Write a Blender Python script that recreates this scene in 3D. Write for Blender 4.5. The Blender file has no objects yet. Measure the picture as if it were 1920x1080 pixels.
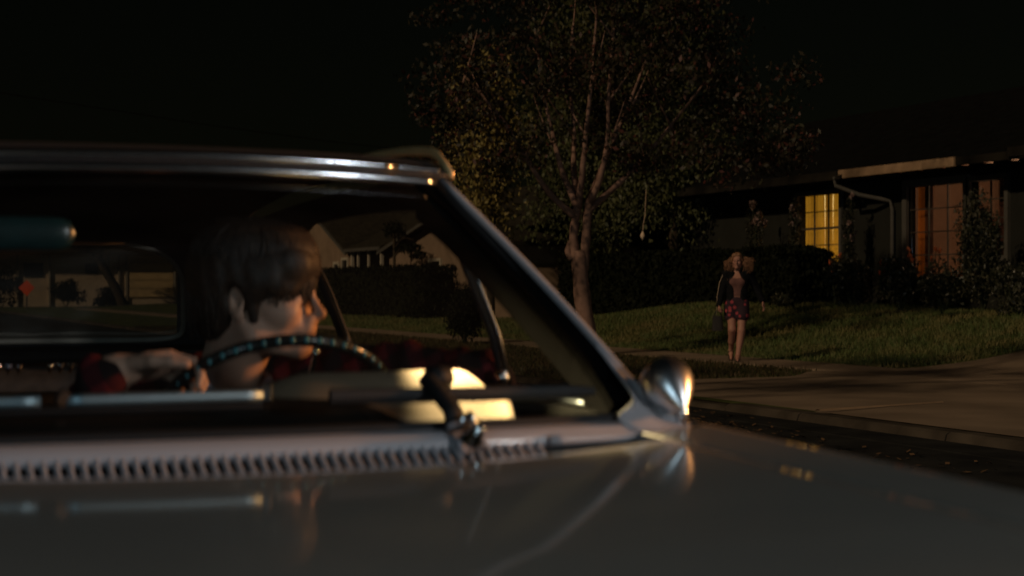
import bpy, math, random
import numpy as np
from mathutils import Vector, Matrix

# ------------------------------------------------------------------ set-up
# World axes: X runs across the street towards the houses, Y runs along the
# street, Z is up.  The camera stands at the origin, 1.15 m above the road.
scene = bpy.context.scene
COL = scene.collection
rng = np.random.default_rng(7)
random.seed(7)
R = math.radians
YAW = R(23)
XC = Vector((math.cos(YAW), -math.sin(YAW), 0))     # camera right
YC = Vector((math.sin(YAW), math.cos(YAW), 0))      # camera forward

world = bpy.data.worlds.new("World")
scene.world = world
world.use_nodes = True
nt = world.node_tree
bg = nt.nodes["Background"]
sky = nt.nodes.new("ShaderNodeTexSky")
sky.sky_type = 'NISHITA'
sky.sun_disc = False
sky.sun_elevation = R(32)
SUN_TO = Vector((-0.80, -0.30, 0.50)).normalized()
sky.sun_rotation = math.atan2(SUN_TO.x, SUN_TO.y)
tint = nt.nodes.new("ShaderNodeMix")
tint.data_type = 'RGBA'
tint.blend_type = 'MULTIPLY'
tint.inputs[0].default_value = 1.0
tint.inputs[7].default_value = (1.0, 0.86, 0.42, 1)
nt.links.new(sky.outputs[0], tint.inputs[6])
nt.links.new(tint.outputs[2], bg.inputs[0])
bg.inputs[1].default_value = 0.00042

scene.view_settings.view_transform = 'Standard'
scene.view_settings.look = 'None'
scene.view_settings.exposure = 0
scene.view_settings.gamma = 1
try:
    scene.cycles.use_denoising = True
    scene.cycles.max_bounces = 8
    scene.cycles.transparent_max_bounces = 24
    scene.cycles.sample_clamp_indirect = 2.0
    scene.cycles.caustics_reflective = False
    scene.cycles.caustics_refractive = False
except Exception:
    pass

# ------------------------------------------------------------------ materials
def new_mat(name):
    m = bpy.data.materials.new(name)
    m.use_nodes = True
    return m, m.node_tree, m.node_tree.nodes["Principled BSDF"]

def mat(name, col, rough=0.6, metal=0.0, coat=0.0, var=0.25, scale=6.0, bump=0.0, spec=0.5, detail=4.0, coat_rough=0.05):
    """Principled paint with a gentle procedural colour variation."""
    m, t, b = new_mat(name)
    n = t.nodes.new("ShaderNodeTexNoise")
    n.inputs["Scale"].default_value = scale
    n.inputs["Detail"].default_value = detail
    tc = t.nodes.new("ShaderNodeTexCoord")
    t.links.new(tc.outputs["Object"], n.inputs["Vector"])
    r = t.nodes.new("ShaderNodeValToRGB")
    c = np.array(col[:3])
    r.color_ramp.elements[0].position = 0.3
    r.color_ramp.elements[1].position = 0.7
    r.color_ramp.elements[0].color = (*np.clip(c * (1 - var), 0, 1), 1)
    r.color_ramp.elements[1].color = (*np.clip(c * (1 + var), 0, 1), 1)
    t.links.new(n.outputs["Fac"], r.inputs["Fac"])
    t.links.new(r.outputs["Color"], b.inputs["Base Color"])
    b.inputs["Roughness"].default_value = rough
    b.inputs["Metallic"].default_value = metal
    b.inputs["Coat Weight"].default_value = coat
    b.inputs["Coat Roughness"].default_value = coat_rough
    b.inputs["Specular IOR Level"].default_value = spec
    if bump:
        bn = t.nodes.new("ShaderNodeBump")
        bn.inputs["Strength"].default_value = bump
        bn.inputs["Distance"].default_value = 0.02
        t.links.new(n.outputs["Fac"], bn.inputs["Height"])
        t.links.new(bn.outputs["Normal"], b.inputs["Normal"])
    return m

def leaf_mat(name, cols, rough=0.55, spec=0.3, patch=None):
    """Every leaf gets its own colour from the list."""
    m, t, b = new_mat(name)
    g = t.nodes.new("ShaderNodeNewGeometry")
    r = t.nodes.new("ShaderNodeValToRGB")
    el = r.color_ramp.elements
    while len(el) < len(cols):
        el.new(0.5)
    for i, c in enumerate(cols):
        el[i].position = i / max(1, len(cols) - 1)
        el[i].color = (*c, 1)
    t.links.new(g.outputs["Random Per Island"], r.inputs["Fac"])
    t.links.new(r.outputs["Color"], b.inputs["Base Color"])
    if patch:                              # dry patches, metres across
        tc = t.nodes.new("ShaderNodeTexCoord")
        n = t.nodes.new("ShaderNodeTexNoise")
        n.inputs["Scale"].default_value = 0.9
        n.inputs["Detail"].default_value = 5
        mr = t.nodes.new("ShaderNodeMapRange")
        mr.inputs[1].default_value = 0.48
        mr.inputs[2].default_value = 0.68
        mx = t.nodes.new("ShaderNodeMix")
        mx.data_type = 'RGBA'
        mx.inputs[7].default_value = (*patch, 1)
        t.links.new(tc.outputs["Object"], n.inputs["Vector"])
        t.links.new(n.outputs["Fac"], mr.inputs[0])
        t.links.new(mr.outputs[0], mx.inputs[0])
        t.links.new(r.outputs["Color"], mx.inputs[6])
        t.links.new(mx.outputs[2], b.inputs["Base Color"])
    b.inputs["Roughness"].default_value = rough
    b.inputs["Specular IOR Level"].default_value = spec
    return m

def glass_mat(name, refl=1.0, tint=(0.97, 0.98, 0.975), film=0.0):
    """Thin pane: clear, with Fresnel reflection and optionally a dusty film."""
    m = bpy.data.materials.new(name)
    m.use_nodes = True
    t = m.node_tree
    t.nodes.clear()
    o = t.nodes.new("ShaderNodeOutputMaterial")
    tr = t.nodes.new("ShaderNodeBsdfTransparent")
    tr.inputs[0].default_value = (*tint, 1)
    gl = t.nodes.new("ShaderNodeBsdfGlossy")
    gl.inputs["Roughness"].default_value = 0.03
    fr = t.nodes.new("ShaderNodeFresnel")
    fr.inputs[0].default_value = 1.45
    mu = t.nodes.new("ShaderNodeMath")
    mu.operation = 'MULTIPLY'
    mu.inputs[1].default_value = refl
    mx = t.nodes.new("ShaderNodeMixShader")
    t.links.new(fr.outputs[0], mu.inputs[0])
    t.links.new(mu.outputs[0], mx.inputs[0])
    t.links.new(tr.outputs[0], mx.inputs[1])
    t.links.new(gl.outputs[0], mx.inputs[2])
    out = mx
    if film:
        n = t.nodes.new("ShaderNodeTexNoise")
        n.inputs["Scale"].default_value = 5
        n.inputs["Detail"].default_value = 6
        mr = t.nodes.new("ShaderNodeMapRange")
        mr.inputs[1].default_value = 0.35
        mr.inputs[2].default_value = 0.8
        mr.inputs[3].default_value = film * 0.4
        mr.inputs[4].default_value = film * 1.6
        t.links.new(n.outputs["Fac"], mr.inputs[0])
        df = t.nodes.new("ShaderNodeBsdfDiffuse")
        df.inputs[0].default_value = (0.5, 0.47, 0.42, 1)
        m2 = t.nodes.new("ShaderNodeMixShader")
        t.links.new(mr.outputs[0], m2.inputs[0])
        t.links.new(mx.outputs[0], m2.inputs[1])
        t.links.new(df.outputs[0], m2.inputs[2])
        out = m2
    t.links.new(out.outputs[0], o.inputs[0])
    return m

def emit_mat(name, col, strength, wave=None, dark=0.45):
    """Backlit cloth: emits amber light, folds slightly darker."""
    m, t, b = new_mat(name)
    b.inputs["Base Color"].default_value = (*[c * 0.5 for c in col], 1)
    b.inputs["Roughness"].default_value = 0.9
    b.inputs["Emission Color"].default_value = (*col, 1)
    b.inputs["Emission Strength"].default_value = strength
    if wave:
        tc = t.nodes.new("ShaderNodeTexCoord")
        w = t.nodes.new("ShaderNodeTexWave")
        w.bands_direction = 'Y'
        w.inputs["Scale"].default_value = wave
        w.inputs["Distortion"].default_value = 1.2
        w.inputs["Detail"].default_value = 2
        mr = t.nodes.new("ShaderNodeMapRange")
        mr.inputs[3].default_value = strength * dark
        mr.inputs[4].default_value = strength
        t.links.new(tc.outputs["Object"], w.inputs["Vector"])
        t.links.new(w.outputs["Fac"], mr.inputs[0])
        t.links.new(mr.outputs[0], b.inputs["Emission Strength"])
    return m

def plaid_mat(name):
    m, t, b = new_mat(name)
    tc = t.nodes.new("ShaderNodeTexCoord")
    mp = t.nodes.new("ShaderNodeMapping")
    mp.inputs["Rotation"].default_value = (0.2, 0.5, 0.6)
    t.links.new(tc.outputs["Object"], mp.inputs["Vector"])
    outs = []
    for d in ('X', 'Z'):
        w = t.nodes.new("ShaderNodeTexWave")
        w.bands_direction = d
        w.inputs["Scale"].default_value = 4.6
        w.inputs["Distortion"].default_value = 0.6
        w.inputs["Detail"].default_value = 1.0
        t.links.new(mp.outputs[0], w.inputs["Vector"])
        r = t.nodes.new("ShaderNodeValToRGB")
        r.color_ramp.elements[0].position = 0.55
        r.color_ramp.elements[1].position = 0.70
        t.links.new(w.outputs["Fac"], r.inputs["Fac"])
        outs.append(r.outputs["Color"])
    mx = t.nodes.new("ShaderNodeMix")
    mx.data_type = 'FLOAT'
    mx.inputs[0].default_value = 0.5
    t.links.new(outs[0], mx.inputs[2])
    t.links.new(outs[1], mx.inputs[3])
    r = t.nodes.new("ShaderNodeValToRGB")
    r.color_ramp.interpolation = 'LINEAR'
    e = r.color_ramp.elements
    e[0].position = 0.0
    e[0].color = (0.012, 0.008, 0.009, 1)
    e[1].position = 1.0
    e[1].color = (0.095, 0.012, 0.015, 1)
    k = e.new(0.5)
    k.color = (0.035, 0.006, 0.009, 1)
    t.links.new(mx.outputs[0], r.inputs["Fac"])
    t.links.new(r.outputs["Color"], b.inputs["Base Color"])
    b.inputs["Roughness"].default_value = 0.95
    b.inputs["Specular IOR Level"].default_value = 0.1
    return m

def floral_mat(name):
    m, t, b = new_mat(name)
    tc = t.nodes.new("ShaderNodeTexCoord")
    v = t.nodes.new("ShaderNodeTexVoronoi")
    v.inputs["Scale"].default_value = 11
    t.links.new(tc.outputs["Object"], v.inputs["Vector"])
    r = t.nodes.new("ShaderNodeValToRGB")
    r.color_ramp.interpolation = 'CONSTANT'
    e = r.color_ramp.elements
    e[0].color = (0.6, 0.22, 0.12, 1)
    e[1].position = 0.12
    e[1].color = (0.36, 0.045, 0.06, 1)
    k = e.new(0.31)
    k.color = (0.03, 0.012, 0.02, 1)
    t.links.new(v.outputs["Distance"], r.inputs["Fac"])
    t.links.new(r.outputs["Color"], b.inputs["Base Color"])
    b.inputs["Roughness"].default_value = 0.9
    return m

M = dict(
    paint=mat('car_paint', (0.50, 0.455, 0.39), rough=0.45, coat=1.0, var=0.05, scale=3, coat_rough=0.06),
    white=mat('white_car_paint', (0.47, 0.46, 0.49), rough=0.5, coat=0.35, var=0.04, scale=8, coat_rough=0.1),
    vinyl=mat('black_roof_vinyl', (0.035, 0.036, 0.04), rough=0.5, var=0.2, scale=60, bump=0.1),
    chrome=mat('chrome', (0.78, 0.79, 0.82), rough=0.09, metal=1, var=0.03, scale=30),
    satin=mat('satin_trim', (0.62, 0.65, 0.68), rough=0.17, metal=1, var=0.08, scale=25),
    brushed=mat('brushed_steel', (0.40, 0.53, 0.58), rough=0.48, metal=1, var=0.12, scale=25),
    mirror=mat('soft_chrome', (0.80, 0.80, 0.82), rough=0.3, metal=1, var=0.03, scale=30),
    rim=mat('pale_window_rim', (0.22, 0.19, 0.15), rough=0.5, var=0.1, scale=30),
    gunmetal=mat('dark_metal', (0.07, 0.085, 0.095), rough=0.35, metal=1, var=0.1, scale=30),
    pillar_black=mat('matt_black', (0.0022, 0.0022, 0.0022), rough=0.95, var=0.2, spec=0.03),
    rail=mat('gold_lit_rail', (0.95, 0.64, 0.30), rough=0.3, metal=0.2, var=0.1, scale=20),  # gold of the warm light is mixed into the rail's colour
    cable=mat('weathered_cable', (0.05, 0.04, 0.03), rough=0.9, var=0.3),
    stud=mat('teal_stud', (0.06, 0.22, 0.25), rough=0.3, var=0.1, scale=30),
    rubber=mat('black_rubber', (0.008, 0.008, 0.009), rough=0.65, var=0.2, scale=40),
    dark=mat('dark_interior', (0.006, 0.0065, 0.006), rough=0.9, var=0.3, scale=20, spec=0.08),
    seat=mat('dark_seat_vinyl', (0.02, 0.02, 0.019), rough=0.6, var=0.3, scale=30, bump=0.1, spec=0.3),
    dash=mat('cream_dash', (0.24, 0.185, 0.125), rough=0.85, var=0.06, scale=14, spec=0.1),
    teal=mat('teal_visor_vinyl', (0.004, 0.022, 0.028), rough=0.28, var=0.2, scale=50),
    wheelrim=mat('black_bakelite', (0.012, 0.014, 0.014), rough=0.22, var=0.2, scale=30),
    tyre=mat('tyre_rubber', (0.02, 0.02, 0.02), rough=0.85, var=0.3, scale=40),
    lens=mat('headlight_glass', (0.5, 0.5, 0.5), rough=0.08, var=0.05, coat=1),
    red=mat('red_lens', (0.35, 0.02, 0.015), rough=0.15, var=0.1, coat=1),
    skin=mat('skin', (0.45, 0.27, 0.19), rough=0.52, var=0.07, scale=18, spec=0.35),
    skin2=mat('pale_skin', (0.44, 0.21, 0.145), rough=0.5, var=0.06, scale=14, spec=0.3),
    eye=mat('dark_eye', (0.05, 0.04, 0.035), rough=0.15, var=0.05),
    hair=mat('dark_brown_hair', (0.019, 0.012, 0.008), rough=0.55, var=0.7, scale=120, spec=0.3),
    blond=mat('reddish_blond_hair', (0.27, 0.13, 0.065), rough=0.6, var=0.35, scale=60),
    shirt=mat('pale_blue_shirt', (0.35, 0.40, 0.50), rough=0.9, var=0.1, scale=20),
    plaid=plaid_mat('dark_red_plaid_wool'),
    black_cloth=mat('black_cloth', (0.010, 0.010, 0.011), rough=0.95, var=0.3, scale=30, spec=0.1),
    top=mat('dusty_rose_top', (0.17, 0.075, 0.062), rough=0.9, var=0.1, scale=20),
    floral=floral_mat('floral_print'),
    leather=mat('dark_leather', (0.014, 0.010, 0.008), rough=0.75, var=0.4, scale=25),
    tan=mat('tan_strap', (0.42, 0.30, 0.2), rough=0.7, var=0.1),
    asphalt=mat('asphalt', (0.020, 0.019, 0.017), rough=0.92, var=0.55, scale=2.2, bump=0.3, spec=0.12, detail=10),
    concrete=mat('concrete', (0.25, 0.18, 0.122), rough=0.9, var=0.24, scale=1.1, bump=0.1, detail=9, spec=0.15),
    concrete_lit=mat('concrete_lit_edge', (0.33, 0.21, 0.12), rough=0.9, var=0.3, scale=3, spec=0.15),  # orange light caught by the slab lip, put into the colour
    kerb=mat('grimy_kerb', (0.06, 0.047, 0.034), rough=0.9, var=0.6, scale=2.5, detail=9, spec=0.1),
    soil=mat('dark_soil', (0.045, 0.035, 0.022), rough=1.0, var=0.5, scale=3, bump=0.4, spec=0.05),
    lawn=mat('lawn_ground', (0.075, 0.085, 0.028), rough=1.0, var=0.5, scale=2.0, detail=8, spec=0.05),
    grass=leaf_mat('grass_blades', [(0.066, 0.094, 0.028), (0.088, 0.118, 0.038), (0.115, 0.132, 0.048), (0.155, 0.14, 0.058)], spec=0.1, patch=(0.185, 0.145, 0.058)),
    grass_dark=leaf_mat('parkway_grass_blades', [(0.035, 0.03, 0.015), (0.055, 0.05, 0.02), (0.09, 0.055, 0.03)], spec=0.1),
    litter=leaf_mat('fallen_leaf', [(0.06, 0.036, 0.018), (0.15, 0.085, 0.04), (0.09, 0.05, 0.028)]),
    bark=mat('smooth_myrtle_bark', (0.26, 0.155, 0.115), rough=0.85, var=0.4, scale=5, bump=0.3, spec=0.1, detail=8),
    bark_dark=mat('dark_bark', (0.06, 0.045, 0.03), rough=0.95, var=0.4, scale=6, bump=0.4, spec=0.1),
    myrtle=leaf_mat('myrtle_leaves', [(0.018, 0.015, 0.008), (0.030, 0.024, 0.012), (0.028, 0.028, 0.012), (0.038, 0.030, 0.015), (0.030, 0.022, 0.013), (0.10, 0.03, 0.022)]),
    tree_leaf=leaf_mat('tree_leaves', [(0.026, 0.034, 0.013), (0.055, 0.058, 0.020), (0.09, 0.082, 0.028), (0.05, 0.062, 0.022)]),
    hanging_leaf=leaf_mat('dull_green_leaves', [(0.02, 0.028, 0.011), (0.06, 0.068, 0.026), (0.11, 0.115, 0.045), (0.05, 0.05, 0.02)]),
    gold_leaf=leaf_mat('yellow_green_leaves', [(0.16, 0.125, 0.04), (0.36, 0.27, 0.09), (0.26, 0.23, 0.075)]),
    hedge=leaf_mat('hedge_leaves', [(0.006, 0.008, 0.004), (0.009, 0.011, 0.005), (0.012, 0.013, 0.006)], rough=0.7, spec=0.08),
    shrub=leaf_mat('shrub_leaves', [(0.012, 0.014, 0.008), (0.025, 0.028, 0.014), (0.05, 0.05, 0.03), (0.09, 0.08, 0.05)], rough=0.4),
    rose_leaf=leaf_mat('rose_leaves', [(0.010, 0.012, 0.006), (0.022, 0.022, 0.010), (0.04, 0.036, 0.02)]),
    flower=leaf_mat('orange_petals', [(0.75, 0.18, 0.06), (0.85, 0.28, 0.10)]),
    rose=leaf_mat('pale_rose_petals', [(0.32, 0.21, 0.17), (0.20, 0.13, 0.115)]),
    stem=mat('green_stem', (0.03, 0.04, 0.015), rough=0.7, var=0.3),
    wall_dark=mat('dark_wall_paint', (0.020, 0.020, 0.016), rough=0.9, var=0.15, scale=2, spec=0.15),
    wall_tan=mat('tan_stucco', (0.24, 0.165, 0.11), rough=0.95, var=0.12, scale=2.5, bump=0.1, spec=0.1),
    wall_brown=mat('brown_stucco', (0.72, 0.56, 0.40), rough=0.95, var=0.12, scale=2.5, spec=0.1),
    shingle=mat('roof_shingle', (0.0045, 0.0045, 0.004), rough=0.95, var=0.5, scale=5, bump=0.4, spec=0.1),
    shingle_far=mat('far_roof_shingle', (0.028, 0.024, 0.016), rough=0.95, var=0.4, scale=4, spec=0.1),
    fascia=mat('lit_fascia', (0.30, 0.195, 0.115), rough=0.85, var=0.55, scale=1.6, detail=7, spec=0.15),  # patchy tone paints the light reaching this board through tree shade
    fascia_shaded=mat('shaded_fascia', (0.014, 0.012, 0.009), rough=0.9, var=0.7, scale=1.3, detail=7, spec=0.1),  # same eave boards darkened, tree shade put into the colour
    trim=mat('grey_trim', (0.085, 0.078, 0.066), rough=0.8, var=0.12, scale=4, spec=0.2),
    trim_pale=mat('pale_trim', (0.42, 0.36, 0.27), rough=0.8, var=0.12, scale=4),
    muntin=mat('dark_muntin', (0.05, 0.04, 0.03), rough=0.7, var=0.2),
    door_tan=mat('tan_garage_door', (0.82, 0.58, 0.29), rough=0.7, var=0.1, scale=3),
    room=mat('room_wall', (0.36, 0.225, 0.155), rough=0.95, var=0.1, scale=2),
    picture=mat('dark_picture', (0.10, 0.045, 0.03), rough=0.6, var=0.5, scale=5),
    curtain_red=mat('rust_curtain', (0.16, 0.06, 0.04), rough=0.95, var=0.3, scale=6),
    amber=emit_mat('backlit_amber_curtain', (1.0, 0.46, 0.035), 0.45, wave=2.6, dark=0.5),
    amber_hot=emit_mat('backlit_sheer', (1.0, 0.74, 0.28), 1.7),
    amber_glow=emit_mat('backlit_orange_curtain', (1.0, 0.26, 0.03), 0.10, wave=5, dark=0.3),
    sign=mat('orange_red_reflector', (0.95, 0.10, 0.02), rough=0.6, var=0.08, scale=3),
    post=mat('galvanised_post', (0.08, 0.08, 0.08), rough=0.6, var=0.2),
    stone=mat('pale_ornament', (0.75, 0.56, 0.40), rough=0.7, var=0.1),
    glass=glass_mat('windscreen_glass', refl=0.12, film=0.008),
    glass_back=glass_mat('rear_window_glass', refl=0.5, film=0.14),
    glass_side=glass_mat('side_window_glass', refl=0.5),
    glass_house=glass_mat('house_window_glass', refl=0.5, tint=(0.9, 0.9, 0.88)),
    glass_black=mat('dark_window_glass', (0.012, 0.012, 0.012), rough=0.1, var=0.1),
)

# ------------------------------------------------------------------ mesh helpers
class MB:
    def __init__(self):
        self.v, self.f = [], []

    def add(self, vs, fs):
        o = len(self.v)
        self.v.extend([tuple(map(float, p)) for p in vs])
        self.f.extend([tuple(int(i) + o for i in f) for f in fs])
        return self

    def box(self, c, s, rot=None, bev=0.0):
        hx, hy, hz = s[0] / 2, s[1] / 2, s[2] / 2
        vs = []
        if bev:
            bev = min(bev, hx * .9, hy * .9, hz * .9)
            # chamfered box: three shells of 8 corners
            for ax in range(3):
                for sx in (-1, 1):
                    for sy in (-1, 1):
                        for sz in (-1, 1):
                            d = [hx - bev, hy - bev, hz - bev]
                            d[ax] += bev
                            vs.append(Vector((sx * d[0], sy * d[1], sz * d[2])))
            def I(ax, sx, sy, sz):
                return ax * 8 + (4 if sx > 0 else 0) + (2 if sy > 0 else 0) + (1 if sz > 0 else 0)
            fs = []
            for s_ in (-1, 1):
                fs.append([I(0, s_, a, b) for a, b in ((-1, -1), (1, -1), (1, 1), (-1, 1))][::s_])
                fs.append([I(1, a, s_, b) for a, b in ((-1, -1), (-1, 1), (1, 1), (1, -1))][::s_])
                fs.append([I(2, a, b, s_) for a, b in ((-1, -1), (1, -1), (1, 1), (-1, 1))][::s_])
            for s1 in (-1, 1):
                for s2 in (-1, 1):
                    fs.append([I(0, s1, s2, -1), I(0, s1, s2, 1), I(1, s1, s2, 1), I(1, s1, s2, -1)])
                    fs.append([I(0, s1, -1, s2), I(0, s1, 1, s2), I(2, s1, 1, s2), I(2, s1, -1, s2)])
                    fs.append([I(1, -1, s1, s2), I(1, 1, s1, s2), I(2, 1, s1, s2), I(2, -1, s1, s2)])
                    for s3 in (-1, 1):
                        fs.append([I(0, s1, s2, s3), I(1, s1, s2, s3), I(2, s1, s2, s3)])
        else:
            for sx in (-1, 1):
                for sy in (-1, 1):
                    for sz in (-1, 1):
                        vs.append(Vector((sx * hx, sy * hy, sz * hz)))
            fs = [(0, 1, 3, 2), (4, 6, 7, 5), (0, 4, 5, 1), (2, 3, 7, 6), (0, 2, 6, 4), (1, 5, 7, 3)]
        c = Vector(c)
        if rot is not None:
            vs = [rot @ p for p in vs]
        return self.add([p + c for p in vs], fs)

    def tube(self, pts, rad, n=10, cap=True, flat=None):
        """Swept round (or flattened) section along points."""
        pts = [Vector(p) for p in pts]
        if not hasattr(rad, '__len__'):
            rad = [rad] * len(pts)
        vs, fs = [], []
        up = Vector((0, 0, 1))
        prev = None
        for i, p in enumerate(pts):
            d = (pts[min(i + 1, len(pts) - 1)] - pts[max(i - 1, 0)])
            if d.length < 1e-9:
                d = Vector((0, 0, 1))
            d.normalize()
            if prev is None:
                a = d.cross(up)
                if a.length < 1e-3:
                    a = d.cross(Vector((1, 0, 0)))
            else:
                a = prev - d * prev.dot(d)
                if a.length < 1e-6:
                    a = d.cross(up)
            a.normalize()
            prev = a
            b = d.cross(a)
            fa, fb = (1, 1) if flat is None else flat
            for k in range(n):
                t = 2 * math.pi * k / n
                vs.append(p + a * math.cos(t) * rad[i] * fa + b * math.sin(t) * rad[i] * fb)
        m = len(pts)
        for i in range(m - 1):
            for k in range(n):
                k2 = (k + 1) % n
                fs.append((i * n + k, i * n + k2, (i + 1) * n + k2, (i + 1) * n + k))
        if cap:
            fs.append(tuple(range(n))[::-1])
            fs.append(tuple((m - 1) * n + k for k in range(n)))
        return self.add(vs, fs)

    def lathe(self, prof, origin=(0, 0, 0), axis=(0, 0, 1), n=24):
        """prof: list of (radius, along-axis)."""
        ax = Vector(axis).normalized()
        a = ax.orthogonal().normalized()
        b = ax.cross(a)
        o = Vector(origin)
        vs, fs = [], []
        for r, h in prof:
            for k in range(n):
                t = 2 * math.pi * k / n
                vs.append(o + ax * h + (a * math.cos(t) + b * math.sin(t)) * max(r, 1e-5))
        for i in range(len(prof) - 1):
            for k in range(n):
                k2 = (k + 1) % n
                fs.append((i * n + k, i * n + k2, (i + 1) * n + k2, (i + 1) * n + k))
        fs.append(tuple(range(n))[::-1])
        fs.append(tuple((len(prof) - 1) * n + k for k in range(n)))
        return self.add(vs, fs)

    def grid(self, fn, nu, nv, flip=False):
        vs = [fn(i / nu, j / nv) for i in range(nu + 1) for j in range(nv + 1)]
        fs = []
        for i in range(nu):
            for j in range(nv):
                q = (i * (nv + 1) + j, (i + 1) * (nv + 1) + j, (i + 1) * (nv + 1) + j + 1, i * (nv + 1) + j + 1)
                fs.append(q[::-1] if flip else q)
        return self.add(vs, fs)

    def prism(self, poly, ext):
        """Extrude a planar polygon (3-D points) by a vector."""
        n = len(poly)
        e = Vector(ext)
        p = [Vector(q) for q in poly]
        vs = p + [q + e for q in p]
        fs = [tuple(range(n))[::-1], tuple(range(n, 2 * n))]
        fs += [(i, (i + 1) % n, (i + 1) % n + n, i + n) for i in range(n)]
        return self.add(vs, fs)

def link_mesh(name, me, m, parent=None, smooth=False, solid=0.0):
    o = bpy.data.objects.new(name, me)
    COL.objects.link(o)
    if m is not None:
        me.materials.append(m)
    if smooth:
        me.shade_smooth()
    if parent is not None:
        o.parent = parent
        if parent.parent is None:          # parts keep world-space vertices
            o.matrix_parent_inverse = Matrix.Translation(-Vector(parent.location))
    if solid:
        md = o.modifiers.new('Solidify', 'SOLIDIFY')
        md.thickness = solid
        md.offset = 0
    return o

def build(name, mb, m, parent=None, smooth=False, solid=0.0, angle=None):
    """Link one mesh object; vertices are in world space."""
    me = bpy.data.meshes.new(name)
    me.from_pydata(mb.v, [], mb.f)
    me.update()
    import bmesh
    bm = bmesh.new()
    bm.from_mesh(me)
    bmesh.ops.recalc_face_normals(bm, faces=bm.faces)
    bm.to_mesh(me)
    bm.free()
    o = link_mesh(name, me, m, parent, smooth, solid)
    if angle:
        me.shade_smooth()
        for e in me.edges:
            pass
        try:
            me.set_sharp_from_angle(angle=R(angle))
        except Exception:
            pass
    return o

def build_np(name, v, f, m, parent=None, smooth=False):
    """Fast build from arrays; f is (n, k)."""
    me = bpy.data.meshes.new(name)
    v = np.asarray(v, dtype=np.float32)
    f = np.asarray(f, dtype=np.int32)
    n, k = f.shape
    me.vertices.add(len(v))
    me.vertices.foreach_set('co', v.ravel())
    me.loops.add(n * k)
    me.loops.foreach_set('vertex_index', f.ravel())
    me.polygons.add(n)
    me.polygons.foreach_set('loop_start', np.arange(0, n * k, k, dtype=np.int32))
    me.update(calc_edges=True)
    me.validate()
    return link_mesh(name, me, m, parent, smooth)

def tag(o, label=None, cat=None, group=None, kind=None):
    if label:
        o['label'] = label
    if cat:
        o['category'] = cat
    if group:
        o['group'] = group
    if kind:
        o['kind'] = kind
    return o

def thing(name, loc, label, cat, group=None):
    o = bpy.data.objects.new(name, None)
    COL.objects.link(o)
    o.location = loc
    o.empty_display_size = 0.2
    return tag(o, label, cat, group)

def smooth01(t):
    t = max(0.0, min(1.0, t))
    return t * t * (3 - 2 * t)

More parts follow.
